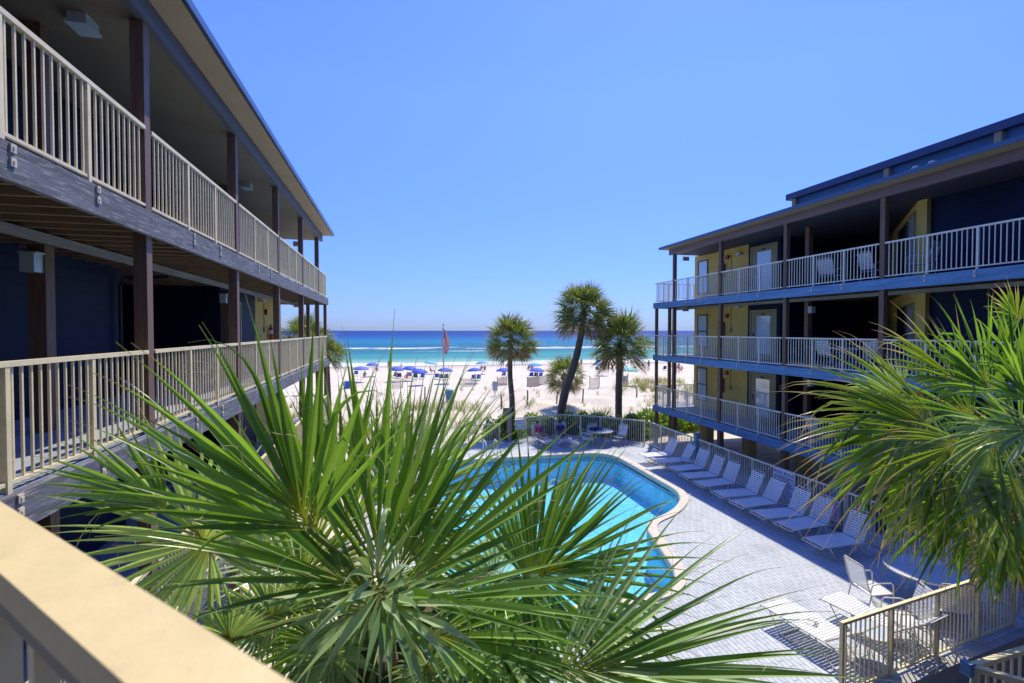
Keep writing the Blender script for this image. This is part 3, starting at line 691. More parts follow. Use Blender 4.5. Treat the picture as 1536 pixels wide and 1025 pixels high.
# flag
fl = at(665.5, 689, 26.5); fx, fy = fl.x, fl.y
f = empty('flag_pole', (fx, fy, 0), 0, 'white flag pole with a limp striped american flag between the palm blades', 'flag pole')
k = MB(); k.tube([(0, 0, -.3), (0, 0, 6.0)], [.04, .028], 10); k.build('pole', M['railw'], f)
k = MB(); k.ell((0, 0, 6.04), .05, .05, .05); k.build('finial', M['galv'], f)
def m_flag():
    m, t, b = newmat('flag_cloth'); uv = nd(t, 'ShaderNodeUVMap'); s = nd(t, 'ShaderNodeSeparateXYZ'); t.links.new(uv.outputs[0], s.inputs[0])
    st = math_(t, 'GREATER_THAN', math_(t, 'FRACT', math_(t, 'MULTIPLY', s.outputs[0], 6.5)), .5)
    c = mix(t, (.52, .01, .03), (.75, .75, .75), st)
    can = math_(t, 'MULTIPLY', math_(t, 'LESS_THAN', s.outputs[0], .54), math_(t, 'GREATER_THAN', s.outputs[1], .62))
    vo = nd(t, 'ShaderNodeTexVoronoi'); vo.inputs['Scale'].default_value = 14; vo.inputs['Randomness'].default_value = 0; t.links.new(uv.outputs[0], vo.inputs['Vector'])
    bl = mix(t, (.75, .75, .78), (.015, .03, .16), math_(t, 'GREATER_THAN', vo.outputs['Distance'], .28))
    t.links.new(mix(t, c, bl, can), b.inputs['Base Color']); b.inputs['Roughness'].default_value = .8
    tl = nd(t, 'ShaderNodeBsdfTranslucent'); t.links.new(mix(t, c, bl, can), tl.inputs[0]); mx = nd(t, 'ShaderNodeMixShader'); mx.inputs[0].default_value = .22
    t.links.new(b.outputs[0], mx.inputs[1]); t.links.new(tl.outputs[0], mx.inputs[2]); t.links.new(mx.outputs[0], t.nodes['Material Output'].inputs[0]); return m
M['flag'] = m_flag()
k = MB(); k.uv = []; NU, NV = 16, 14     # limp flag: hangs from the pole, folds stacked
for j in range(NV+1):
    v = j/NV
    for i in range(NU+1):
        u = i/NU; wdt = .12+.26*math.sin(PI*min(1, (1-v)*.9+.1))**.7
        x = -wdt*.15 + u*wdt; y = .06*math.sin(u*3.2*PI+v*2)*(1-.2*v); z = 5.88-1.40*(1-v)-.22*u*(.3+v)
        k.v.append((x, y+.03, z)); k.uv.append((u, v))
for j in range(NV):
    for i in range(NU): a = j*(NU+1)+i; k.f.append((a, a+1, a+NU+2, a+NU+1))
fo = k.build('flag', M['flag'], f, smooth=True)

# ------------------------------------------------------------ furniture
def tubebox(mb, pts, r=.013): mb.tube(pts, r, 6)
def lounger(backdeg=62, flat=False):
    # head end towards +y, foot at y=0; 1.9 long, .64 wide
    o = empty('sun_lounger'); fr = MB(); W = .31
    zs = .36
    for s in (-1, 1):
        x = s*W
        tubebox(fr, [(x, -.02, zs-.03), (x, .0, zs), (x, 1.30, zs), (x, 1.86, zs-.04), (x, 1.93, zs-.15), (x, 1.90, .02)])
    tubebox(fr, [(-W, -.02, zs-.03), (W, -.02, zs-.03)])
    # sled legs
    tubebox(fr, [(-W, .18, zs), (-W-.01, .42, .015), (W+.01, .42, .015), (W, .18, zs)])
    tubebox(fr, [(-W, 1.0, zs), (-W, .92, .20), (-W, .62, .015), (-W, .40, .015)])
    tubebox(fr, [(W, 1.0, zs), (W, .92, .20), (W, .62, .015), (W, .40, .015)])
    tubebox(fr, [(-W, 1.08, zs), (-W, 1.20, .20), (-W, 1.42, .015), (-W, 1.80, .015)]); tubebox(fr, [(W, 1.08, zs), (W, 1.20, .20), (W, 1.42, .015), (W, 1.80, .015)])
    tubebox(fr, [(-W, 1.80, .015), (W, 1.80, .015)])
    fr.build('frame', M['ltube'], o, smooth=True)
    n = 17; y = .03; st = MB()
    for i in range(20):
        y0 = .03+i*.0605; st.tube([(-W-.012, y0+.027, zs+.014), (0, y0+.027, zs+.006), (W+.012, y0+.027, zs+.014)], .001, 4) if False else st.box(-W-.014, y0, zs+.008, W+.014, y0+.047, zs+.018)
    st.build('seat_straps', M['strap'], o)
    a = R(8 if flat else backdeg); by, bz = 1.25, zs+.005; L = .74
    dy, dz = math.cos(a), math.sin(a); bs = MB(); bf = MB()
    P = lambda x, t, e=0: (x, by+dy*t-dz*e, bz+dz*t+dy*e)
    Wb = W-.025
    tubebox(bf, [P(-Wb, 0), P(-Wb, L-.05), P(-Wb+.05, L), P(Wb-.05, L), P(Wb, L-.05), P(Wb, 0)])
    tubebox(bf, [P(-Wb+.03, L*.55), (-Wb+.03, 1.62, .22), (Wb-.03, 1.62, .22), P(Wb-.03, L*.55)], .009)
    for i in range(11):
        t = .03+i*.0605; k = len(bs.v); t1 = t+.038
        a1, a2 = P(-Wb-.014, t, .012), P(Wb+.014, t1, .022)
        bs.v += [P(-Wb-.014, t, .01), P(Wb+.014, t, .01), P(Wb+.014, t1, .01), P(-Wb-.014, t1, .01), P(-Wb-.014, t, .018), P(Wb+.014, t, .018), P(Wb+.014, t1, .018), P(-Wb-.014, t1, .018)]
        bs.f += [(k,k+3,k+2,k+1),(k+4,k+5,k+6,k+7),(k,k+1,k+5,k+4),(k+1,k+2,k+6,k+5),(k+2,k+3,k+7,k+6),(k+3,k,k+4,k+7)]
    b = bf.build('backrest', M['ltube'], o, smooth=True); bs.build('back_straps', M['strap'], b)
    return o
l0 = lounger(67); l1 = lounger(60)
px = [(1204,809),(1161,785),(1126,768),(1094,753),(1067,738),(1039,724),(1018,712),(1001,702),(979,690),(958,682)]
lab = ['nearest white strap lounger of the row, in front of the pink notice', 'second nearest lounger, just left of the pink notice', 'third nearest lounger, covering the right half of the POOL RULES board',
 'fourth nearest lounger, covering the left half of the POOL RULES board', 'sixth lounger from the far end, just left of the POOL RULES board', 'fifth lounger from the far end of the row', 'fourth lounger from the far end, right of the fence pillar',
 'third lounger from the far end, beside the round side table', 'second lounger from the far end of the row by the fence', 'farthest lounger of the row at the fence corner']
used = set()
for i, (a, b) in enumerate(px):
    src = l1 if i in (3, 8, 9) else l0
    o = copy_tree(src) if id(src) in used else src
    used.add(id(src))
    g = gnd(a, b, .36); rz = -PI/2+R((0, 4, -3, 2.5, -4, 3, -1, 5, -4, 3)[i])
    u = Vector((math.cos(rz), math.sin(rz), 0))     # local +x
    q = Vector((g.x, g.y, .03)) + u*.31
    o.location = q; o.rotation_euler = (0, 0, rz); tag(o, lab[i], 'lounger', 'white strap loungers in a row by the fence')
lf = lounger(40); spots = [(7.22, 8.12, 190, 'sunlit lounger by the near fence with sunglasses lying on its seat'), (8.52, 8.05, 193, 'sunlit lounger just right of the one with sunglasses'), (9.75, 9.35, 205, '')]
for i, (x, y, a, lb) in enumerate(spots[:2]):
    o = lf if i == 0 else copy_tree(lf)
    o.location = (x, y, .03); o.rotation_euler = (0, 0, R(a)); tag(o, lb, 'lounger', 'sunlit loungers near the lower right fence')
k = MB()
for s in (-1, 1): k.tube([(s*.035+.026*math.cos(t*PI/5), .026*math.sin(t*PI/5)*.8, .004) for t in range(11)], .004, 5); k.tube([(s*.06, 0, .004), (s*.062, .05, .008), (s*.05, .11, .003)], .003, 5)
k.tube([(-.01, 0, .006), (.01, 0, .006)], .003, 5)
sg = k.build('sunglasses', M['dark'], loc=(7.38, 7.25, .42)); sg.rotation_euler = (0, 0, .6); sg.scale = (1.4,)*3; tag(sg, 'dark sunglasses lying on a sunlit white lounger', 'sunglasses')
k = MB()

def patio_chair():
    o = empty('patio_chair'); f = MB(); W = .27
    for s in (-1, 1):
        x = s*W
        tubebox(f, [(x, -.24, .02), (x, -.25, .42), (x, -.24, .60), (x, -.19, .64), (x, .08, .64), (x, .20, .60), (x, .24, .45)])
        tubebox(f, [(x, -.25, .42), (x, .22, .40), (x, .30, .62), (x, .38, .95)]); tubebox(f, [(x, .22, .40), (x, .30, .02)])
    tubebox(f, [(-W, .38, .95), (-W+.03, .39, .99), (W-.03, .39, .99), (W, .38, .95)]); tubebox(f, [(-W, .30, .05), (W, .30, .05)]); tubebox(f, [(-W, -.24, .04), (W, -.24, .04)])
    tubebox(f, [(-W, -.25, .42), (W, -.25, .42)])
    f.build('frame', M['ltube'], o, smooth=True)
    s = MB()
    for i in range(8): y = -.23+i*.055; s.box(-W, y, .414-.004*i, W, y+.045, .421-.004*i)
    s.build('seat', M['strap'], o)
    b = MB()
    for i in range(9):
        t0 = i/9+.02; t1 = t0+.085; y = lambda t: .23+.15*t; z = lambda t: .44+.51*t; k = len(b.v)
        for (xx, tt, e) in ((-W, t0, 0), (W, t0, 0), (W, t1, 0), (-W, t1, 0), (-W, t0, .008), (W, t0, .008), (W, t1, .008), (-W, t1, .008)): b.v.append((xx, y(tt)-e, z(tt)))
        b.f += [(k,k+3,k+2,k+1),(k+4,k+5,k+6,k+7),(k,k+1,k+5,k+4),(k+1,k+2,k+6,k+5),(k+2,k+3,k+7,k+6),(k+3,k,k+4,k+7)]
    b.build('backrest', M['strap'], o)
    return o
def round_table(r=.6, h=.70):
    o = empty('patio_table'); t = MB(); n = 28
    t.prism([(r*math.cos(2*PI*i/n), r*math.sin(2*PI*i/n)) for i in range(n)], h-.012, h+.006); t.build('table_top', M['tabtop'], o)
    k = MB(); k.tube([(r*math.cos(2*PI*i/n), r*math.sin(2*PI*i/n), h) for i in range(n+1)], .022, 6, False); k.build('rim', M['ltube'], o, smooth=True)
    for a in range(4):
        c, s = math.cos(a*PI/2+.6), math.sin(a*PI/2+.6); k = MB(); k.tube([(c*r*.80, s*r*.80, h-.02), (c*r*.45, s*r*.45, h*.55), (c*r*.72, s*r*.72, .01)], .014, 6); k.build('leg', M['ltube'], o, smooth=True)
    return o
ch0 = patio_chair(); tb0 = round_table(); chn = [0]; tbn = [0]
def chair(x, y, deg, lb, z=.03, grp='strap patio chairs'):
    o = ch0 if not chn[0] else copy_tree(ch0); chn[0] += 1; o.location = (x, y, z); o.rotation_euler = (0, 0, R(deg)); return tag(o, lb, 'chair', grp)
def table(x, y, s, lb, z=.03):
    o = tb0 if not tbn[0] else copy_tree(tb0); tbn[0] += 1; o.location = (x, y, z); o.scale = (s, s, 1 if s > .6 else .75); return tag(o, lb, 'table', 'round patio tables')
# local -y is the direction the sitter faces
table(10.75, 7.9, 1.12, 'large round patio table with blue top under the right palm')
chair(9.5, 8.0, 80, 'patio chair in shade on the left side of the large blue topped table')
chair(10.3, 7.15, 150, 'patio chair seen through the near fence below the large blue topped table')
chair(11.3, 7.35, 215, 'patio chair at the far right of the near fence in deep shade')
table(7.98, 6.72, .55, 'small round white table just behind the near pool fence')
chair(9.1, 7.0, 250, 'sunlit patio chair right of the small round table behind the near fence')
tcx, tcy = 10.0, 22.75
table(tcx, tcy, 1.0, 'round patio table with a towel on it by the beach side fence')
chair(9.2, 22.5, 75, 'patio chair left of the far round table, back to the pool')
chair(10.85, 22.5, -70, 'patio chair right of the far round table near the fence corner')
chair(9.75, 23.6, 185, 'patio chair behind the far round table against the beach side fence')
k = MB()
for j in range(6):
    for i in range(9): k.v.append((-.32+.08*i, -.14+.055*j, .75+.06*math.sin(i*.9+j)+.05*math.cos(j*1.3+i*.4)))
for j in range(5):
    for i in range(8): a = j*9+i; k.f.append((a, a+1, a+10, a+9))
t_ = k.build('towel', M['swimn'], smooth=True, loc=(9.8, 22.9, .05)); tag(t_, 'dark navy towel heaped on the far round patio table', 'towel')
# side table among loungers
sp = gnd(1042, 690, .45); tbx = copy_tree(tb0); tbx.location = (11.6, 17.7, .03); tbx.scale = (.5, .5, .62); tag(tbx, 'low round white side table between the far loungers and the fence', 'table', 'round patio tables')
# balcony chairs
for (x, y, z, dg, lb) in ((14.9, 14.2, ZL[2], 100, 'white strap chair on the top right balcony left of the middle post'), (14.9, 12.6, ZL[2], 80, 'second white strap chair on the top right balcony left of the thick post'), (14.75, 11.1, ZL[2], 200, 'tilted white strap chair on the top right balcony right of the thick post'),
    (14.8, 14.1, ZL[1], 90, 'strap chair on the middle right balcony near the inner post'), (14.9, 12.5, ZL[1], 120, 'strap chair on the middle right balcony beside the balcony table'), (14.9, 14.6, ZL[0], 85, 'white strap chair on the lowest right balcony in front of the dark wall')):
    chair(x, y, dg, lb, z)
tb2 = copy_tree(tb0); tb2.location = (15.0, 13.4, ZL[1]); tag(tb2, 'round table with blue top on the middle right balcony', 'table', 'round patio tables')
for (x, y, dg, lb) in ((-4.1, 13.4, -90, 'strap chair on the middle left balcony past the thick post'), (-4.2, 12.0, -60, 'strap chair on the middle left balcony nearer the camera')): chair(x, y, dg, lb, ZL[1])
# fire extinguisher boxes
def ext_box(x, y, z, s, lb):
    o = empty('fire_extinguisher', (x, y, z), 0, lb, 'extinguisher', 'fire extinguishers on the gallery walls')
    k = MB(); k.box(0, -.15, 0, -s*.17, .15, .62); k.box(0, -.16, .62, -s*.185, .16, .65); k.build('cabinet', M['red'], o)
    k = MB(); k.box(-s*.171, -.09, .12, -s*.176, .09, .50); k.build('cabinet_window', M['glass'], o); k.box(-s*.1711, -.06, .53, -s*.178, .06, .57)
    k = MB(); k.box(-s*.171, -.07, .53, -s*.177, .07, .58); k.build('cabinet_label', M['signw'], o)
for li, w_ in enumerate(('lowest', 'middle', 'top')):
    ext_box(15.595, 20.95, ZL[li]+1.05, 1, 'red fire extinguisher cabinet on the yellow wall of the %s right gallery' % w_)
for li, w_ in ((1, 'middle'),):
    o = empty('fire_extinguisher', (-4.765, 21.0, ZL[li]+.95), 0, 'red fire extinguisher hung on the yellow wall of the middle left gallery', 'extinguisher', 'fire extinguishers on the gallery walls')
    k = MB(); k.tube([(.1, 0, 0), (.1, 0, .42), (.1, 0, .5)], [.08, .08, .03], 10); k.build('cylinder', M['red'], o, smooth=True)
    k = MB(); k.tube([(.1, 0, .5), (.1, 0, .6)], .025, 8); k.tube([(.1, 0, .55), (.2, .03, .5), (.2, .05, .1)], .012, 6); k.build('hose', M['dark'], o)
    k = MB(); k.tube([(.1, 0, .22), (.1, 0, .36)], .082, 10); k.build('instruction_band', M['signw'], o)
# ------------------------------------------------------------ people
def skinmesh(name, J, E, mt, sub=1, scale=1.0, root='pelvis'):
    me = bpy.data.meshes.new(name); ks = list(J); ix = {k: i for i, k in enumerate(ks)}
    me.from_pydata([J[k][:3] for k in ks], [(ix[a], ix[b]) for a, b in E], []); o = bpy.data.objects.new(name, me); COL.objects.link(o)
    o.modifiers.new('skin', 'SKIN'); me.skin_vertices or None
    lay = me.skin_vertices[0] if len(me.skin_vertices) else None
    for k in ks:
        r = J[k][3]*scale; lay.data[ix[k]].radius = (r if not isinstance(r, tuple) else r, r); lay.data[ix[k]].use_root = (k == root)
    if sub: s = o.modifiers.new('sub', 'SUBSURF'); s.levels = sub; s.render_levels = sub
    bpy.context.view_layer.update()
    m2 = bpy.data.meshes.new_from_object(o.evaluated_get(bpy.context.evaluated_depsgraph_get())); bpy.data.objects.remove(o)
    m2.materials.clear(); m2.materials.append(mt); m2.polygons.foreach_set('use_smooth', [True]*len(m2.polygons))
    r = bpy.data.objects.new(name, m2); COL.objects.link(r); return r
def pose(kind, rr):
    # returns joints: name -> (x,y,z,radius); figure faces -y
    J = {}
    if kind == 'stand': pel = Vector((0, 0, .94)); tor = Vector((0, .02, 1)); knee = lambda s: (s*.10, -.03-.05*s*rr, .50); ank = lambda s: (s*.11, .03+.10*s*rr, .085); toe = lambda s: (s*.12, -.13+.10*s*rr, .03); elb = lambda s: (s*.27, .03-.06*s*rr, 1.10); wri = lambda s: (s*.28, -.08, .87)
    elif kind == 'sit': pel = Vector((0, 0, .30)); tor = Vector((0, .42, 1)); knee = lambda s: (s*.13, -.42, .50); ank = lambda s: (s*.12, -.72, .10); toe = lambda s: (s*.13, -.86, .06); elb = lambda s: (s*.27, .12, .52); wri = lambda s: (s*.25, -.14, .45)
    else: pel = Vector((0, 0, .46)); tor = Vector((0, .62, 1)); knee = lambda s: (s*.12, -.40, .56 if s > 0 else .46); ank = lambda s: (s*.12, -.80, .44); toe = lambda s: (s*.13, -.86, .56); elb = lambda s: (s*.27, .15, .58); wri = lambda s: (s*.20, -.10, .58)
    t = tor.normalized(); hip_w = .10
    P = lambda d, x=0, y=0: (pel+t*d+Vector((x, y, 0)))
    def put(n, v, r): J[n] = (v[0], v[1], v[2], r)
    put('pelvis', pel, .125); put('waist', P(.17), .115); put('chest', P(.36), .135); put('neck', P(.52), .055); hd = P(.62, 0, -.02); put('head', hd, .085); put('crown', hd+Vector((0, .01, .12)), .075)
    put('nose', hd+Vector((0, -.105, .03)), .015); put('chin', hd+Vector((0, -.06, -.04)), .035)
    for s, n in ((-1, 'l'), (1, 'r')):
        put('sh'+n, P(.455, s*.17), .062); put('el'+n, elb(s), .042); put('wr'+n, wri(s), .028)
        e, w_ = Vector(elb(s)), Vector(wri(s)); dr = (w_-e).normalized(); sd = Vector((s, 0, 0)); hp = w_+dr*.07; put('hp'+n, hp, .030)
        for i in range(4):
            o_ = dr.cross(Vector((1, 0, 0))).normalized()*(.024*(i-1.5)); put('f%d%s' % (i, n), hp+dr*.045+o_, .010); put('g%d%s' % (i, n), hp+dr*(.085-.008*abs(i-1.3))+o_-sd*.015, .008)
        put('th'+n, w_+dr*.05+dr.cross(Vector((1, 0, 0))).normalized()*-.045, .011)
        put('hi'+n, pel+Vector((s*hip_w, 0, -.03)), .095); put('kn'+n, knee(s), .058); put('ca'+n, Vector(knee(s))*.6+Vector(ank(s))*.4+Vector((0, .02, 0)), .052); put('an'+n, ank(s), .035); put('to'+n, toe(s), .03)
    E = [('pelvis', 'waist'), ('waist', 'chest'), ('chest', 'neck'), ('neck', 'head'), ('head', 'crown'), ('head', 'nose'), ('head', 'chin')]
    for n in 'lr':
        E += [('chest', 'sh'+n), ('sh'+n, 'el'+n), ('el'+n, 'wr'+n), ('wr'+n, 'hp'+n), ('wr'+n, 'th'+n), ('pelvis', 'hi'+n), ('hi'+n, 'kn'+n), ('kn'+n, 'ca'+n), ('ca'+n, 'an'+n), ('an'+n, 'to'+n)]
        for i in range(4): E += [('hp'+n, 'f%d%s' % (i, n)), ('f%d%s' % (i, n), 'g%d%s' % (i, n))]
    return J, E
def person_proto(kind, skin, bottom, top, hair, rr=.6):
    J, E = pose(kind, rr); o = empty('person')
    b = skinmesh('body', J, E, skin); b.parent = o
    def sub(names, name, mt, sc, root, cut=()):
        j = {n: J[n] for n in names}; e = [(a, c) for a, c in E if a in j and c in j]
        for (a, c, f) in cut:
            v = [J[a][i]*(1-f)+J[c][i]*f for i in range(4)]; j['cut'+c] = v; e.append((a, 'cut'+c))
        m = skinmesh(name, j, e, mt, 1, sc, root); m.parent = o
    sub(('pelvis', 'hil', 'hir'), 'swim_shorts', bottom, 1.13, 'pelvis', (('hil', 'knl', .5), ('hir', 'knr', .5), ('pelvis', 'waist', .5)))
    if top: sub(('waist', 'chest', 'shl', 'shr'), 'shirt', top, 1.10, 'chest', (('shl', 'ell', .4), ('shr', 'elr', .4), ('waist', 'pelvis', .5)))
    h = Vector(J['head'][:3]); k = MB(); k.ell((h.x, h.y+.03, h.z+.085), .098, .105, .105); k.build('hair', hair, o, smooth=True)
    k = MB()
    for s in (-1, 1): k.ell((s*.032, h.y-.082, h.z+.045), .011, .008, .008, 6, 4)
    k.build('eyes', M['dark'], o)
    return o
PP = {}
def person(kind, skin, bottom, top, hair, loc, deg, lb, grp=None, rr=.6):
    key = (kind, skin, bottom, top, hair)
    if key in PP: o = copy_tree(PP[key])
    else: o = PP[key] = person_proto(kind, M[skin], M[bottom], M[top] if top else None, M[hair], rr)
    o.location = loc; o.rotation_euler = (0, 0, R(deg)); return tag(o, lb, 'person', grp)
# two loungers with people at the far side of the pool
for (x, y, dg, lb) in ((7.25, 23.25, 10, 'lounger with a woman in magenta and teal by the beach side fence'), (8.15, 23.35, -5, 'lounger with a person in blue by the beach side fence')):
    o = copy_tree(l0); o.location = (x, y-.9, .03); o.rotation_euler = (0, 0, R(dg)); tag(o, lb, 'lounger', 'loungers in use by the beach side fence')
person('recline', 'skin', 'swimt', 'swimr', 'hair', (7.10, 23.45, .03), 10, 'woman in teal and magenta reclining on a lounger beyond the pool')
person('recline', 'skin2', 'swimb', 'swimn', 'hair', (8.20, 23.45, .03), -5, 'person in blue and navy reclining beside the woman in magenta')

# ------------------------------------------------------------ beach
def umbrella(mt, r=1.05, h=2.05):
    o = empty('beach_umbrella'); k = MB(); k.tube([(0, 0, -.1), (0, 0, h+.08)], .022, 6); k.build('pole', M['railw'], o)
    c = MB(); n = 16; c.v.append((0, 0, h)); rings = [(.33, .06), (.66, .20), (.93, .42), (1.0, .56)]
    for (f, dz) in rings:
        for j in range(n):
            a = 2*PI*j/n; g = 1 if j % 2 == 0 else .965; c.v.append((r*f*g*math.cos(a), r*f*g*math.sin(a), h-dz*.8+(0 if j % 2 == 0 else .015)))
    for j in range(n): c.f.append((0, 1+j, 1+(j+1) % n))
    for i in range(3):
        for j in range(n): a = 1+i*n; c.f.append((a+j, a+n+j, a+n+(j+1) % n, a+(j+1) % n))
    c.build('canopy', mt, o)
    q = MB(); q.ell((0, 0, h+.08), .03, .03, .05, 6, 4); q.build('finial', M['railw'], o); return o
um = {}
def umb(px_, py_, mt, lb, s=1.0):
    # px,py = canopy centre; find where it stands
    best = None
    for i in range(400):
        d = 30+i*.25; p = at(px_, py_, d)
        if p.z-1.75*s <= ground_z(p.x, p.y): best = p; break
    if best is None: best = p
    o = copy_tree(um[mt]) if mt in um else umbrella(M[mt]); um.setdefault(mt, o)
    o.location = (best.x, best.y, ground_z(best.x, best.y)); o.scale = (s,)*3
    o.rotation_euler = (R(rnd.uniform(-7, 7)), R(rnd.uniform(-7, 7)), rnd.uniform(0, 6)); tag(o, lb, 'umbrella', 'beach umbrellas'); return o
U = [(541, 553, 'umbv', 'faded lilac blue umbrella at the far left edge of the group'), (559, 547, 'umbv', 'violet blue umbrella near the water right of the lilac one'), (594, 553.5, 'umb', 'royal blue umbrella left of the pair standing close together'),
     (613.5, 552.5, 'umb', 'royal blue umbrella partly behind its right neighbour'), (628.5, 557, 'umb', 'royal blue umbrella in front of the overlapping pair'), (643.5, 545, 'umbl', 'pale blue umbrella close to the water left of the flag'),
     (667, 555.5, 'umb', 'royal blue umbrella just below the flag'), (712.5, 555.5, 'umb', 'royal blue umbrella above two blue chairs'), (724, 544.5, 'umbl', 'light blue umbrella near the surf left of the leftmost palm'),
     (755.5, 555.5, 'umb', 'royal blue umbrella right beside the leftmost palm trunk'), (803, 547.5, 'umbl', 'small pale umbrella behind a royal blue one right of the leftmost palm'), (804.5, 555.5, 'umb', 'royal blue umbrella between leftmost and leaning palms'),
     (903, 545.5, 'umbl', 'flat pale blue canopy umbrella left of the right palm trunk'), (941.5, 554, 'umbg', 'mint green umbrella right of the right palm trunk')]
for (a, b, m_, lb) in U: umb(a, b, m_, lb, .98 if m_ in ('umb', 'umbg') else 1.02)
def beach_chair(mt):
    o = empty('beach_chair'); f = MB()
    for s in (-1, 1):
        x = s*.28; tubebox(f, [(x, -.3, .30), (x, .28, .24), (x, .55, .85)], .014); tubebox(f, [(x, -.3, .30), (x, -.05, .02), (x, .35, .02), (x, .30, .45), (x, -.1, .45)], .014)
    f.build('frame', M['railw'], o)
    k = MB(); k.bar((0, -.3, .31), (0, .27, .25), .54, .012); k.bar((0, .27, .25), (0, .54, .83), .54, .012); k.build('sling', mt, o); return o
bc = {}
def ground_at(px_, py_):
    for i in range(600):
        p = at(px_, py_, 25+i*.2)
        if p.z <= ground_z(p.x, p.y): return Vector((p.x, p.y, ground_z(p.x, p.y)))
    return p
def bchair(px_, py_, mt, dg, lb, s=1):
    o = copy_tree(bc[mt]) if mt in bc else beach_chair(M[mt]); bc.setdefault(mt, o)
    o.location = ground_at(px_, py_); o.rotation_euler = (0, 0, R(dg)); o.scale = (s,)*3; tag(o, lb, 'beach chair', 'beach chairs'); return o
# chairs face the sea (+y): rotate 180
BCH = [(592, 567, 'swimn', 200, 'dark navy chair below the left royal blue umbrella'), (600, 568, 'swimn', 170, 'second dark chair below the left royal blue umbrella'), (614, 567, 'cooler', 185, 'blue chair behind the overlapping umbrellas'),
       (624, 569, 'grn', 170, 'dark green chair below the front umbrella of the pair'), (633, 569, 'cooler', 190, 'blue chair right below the front umbrella of the pair'), (655, 569, 'cooler', 180, 'blue chair left below the umbrella by the flag'), (662, 570, 'swimn', 175, 'navy chair right below the umbrella by the flag'), (668, 570, 'grn', 190, 'green chair farthest right below the umbrella by the flag'),
       (710, 571, 'cooler', 178, 'left one of the two blue chairs seen from behind'), (717, 571, 'cooler', 184, 'right one of the two blue chairs seen from behind'), (755, 566, 'cooler', 180, 'blue chair beside the leftmost palm trunk'),
       (796, 567, 'cooler', 180, 'left blue chair of three behind the pale beach fence'), (803, 567, 'swimn', 180, 'middle chair of three behind the pale beach fence'), (810, 567, 'cooler', 180, 'right blue chair of three behind the pale beach fence'),
       (896, 557, 'grn', 150, 'dark folding chair near the surf left of the right palm'), (951, 557, 'grn', 165, 'dark chair beside the mint green umbrella'), (996, 556, 'swimn', 170, 'dark chair seen between the right wing end posts'), (534, 564, 'cooler', 190, 'blue chair at the far left below the lilac umbrella')]
for c_ in BCH: bchair(*c_)
for (px_, py_, kd, sk, bo, to, ha, dg, lb) in (
    (583, 555, 'stand', 'skin2', 'swimn', None, 'hair', 180, 'shirtless person in navy trunks standing at the surf left of the flag'),
    (565, 558, 'sit', 'skin', 'pinkc', 'swimb', 'hair', 160, 'person in blue sitting under the violet blue umbrella'),
    (547, 567, 'sit', 'skin2', 'swimr', 'swimt', 'hair', 190, 'person in teal sitting at the far left of the beach group'),
    (595, 568, 'sit', 'skin', 'swimn', 'swimn', 'blond', 150, 'person in navy sitting below the left royal blue umbrella'),
    (610, 570, 'sit', 'skin', 'pinkc', 'pinkc', 'blond', 200, 'person in pink sitting below the overlapping umbrellas'),
    (647, 560, 'sit', 'skin2', 'white', None, 'hair', 120, 'bare chested person leaning back right of the front umbrella'),
    (602, 553, 'sit', 'skin', 'white', 'white', 'hair', 180, 'person in white sitting behind the left royal blue umbrella'),
    (722, 556, 'sit', 'skin', 'pinkc', 'swimn', 'hair', 190, 'person in navy top sitting under the light blue umbrella'),
    (727, 557, 'sit', 'skin2', 'swimb', 'swimr', 'hair', 170, 'person in magenta top beside the one in navy under the light blue umbrella'),
    (761, 552, 'sit', 'skin2', 'swimr', 'pinkc', 'blond', 180, 'person in pink sitting right behind the leftmost palm trunk'),
    (793, 556, 'sit', 'skin', 'swimb', 'swimn', 'hair', 185, 'person in navy sitting left of the small pale umbrella'),
    (798, 556, 'sit', 'skin', 'pinkc', 'swimr', 'hair', 175, 'person in magenta sitting close left of the small pale umbrella'),
    (872, 551, 'stand', 'skin2', 'swimr', None, 'hair', 200, 'person in red trunks standing right of the leaning palm'),
    (895, 543, 'stand', 'skin', 'swimn', None, 'hair', 170, 'distant wader in navy trunks at the surf left of the right palm'),
    (907, 558, 'sit', 'skin', 'swimt', 'swimt', 'hair', 180, 'person in teal sitting left of the right palm trunk'),
    (918, 556, 'sit', 'skin2', 'swimn', 'swimn', 'hair', 190, 'person in navy sitting against the right palm trunk'),
    (942, 545, 'stand', 'skin', 'pinkc', None, 'blond', 185, 'distant wader in pink behind the mint green umbrella'),
    (973, 555, 'stand', 'skin2', 'swimn', 'swimn', 'hair', 180, 'person in navy standing left of the right wing corner'),
    (1010, 558, 'stand', 'skin', 'pinkc', 'pinkc', 'hair', 160, 'person all in pink in the group seen under the right wing'),
    (1014, 562, 'stand', 'skin', 'peach', 'peach', 'blond', 200, 'person in peach in the group seen under the right wing'),
    (1018, 560, 'stand', 'skin2', 'swimb', 'pinkc', 'hair', 180, 'person in pink top and blue shorts in the group seen under the right wing'),
    (1022, 558, 'sit', 'skin', 'pinkc', 'peach', 'hair', 170, 'person in peach top sitting right of the group under the right wing')):
    o = person(kd, sk, bo, to, ha, ground_at(px_, py_), dg, lb, 'beachgoers')
# dune posts
DP = [(752, 614, 'dune post nearest the grey notice board'), (791, 607, 'dune post between leftmost and leaning palms'), (835, 606, 'leaning dune post just left of the leaning palm'), (874, 604, 'dune post just right of the leaning palm'), (955, 596, 'short dune post right of the right palm'), (637, 600, 'dune post behind the near palm blades below the flag')]
for i, (a, b, lb) in enumerate(DP):
    p = ground_at(a, b); k = MB(); k.tube([(0, 0, -.3), (.02, 0, .5), ((-.03, .02, .12, .08, 0, .03)[i], 0, 1.08 if i != 4 else .75)], [.062, .058, .05], 7)
    tag(k.build('dune_post', M['fpost'], loc=p), 'dark wooden '+lb, 'post', 'posts across the dune')
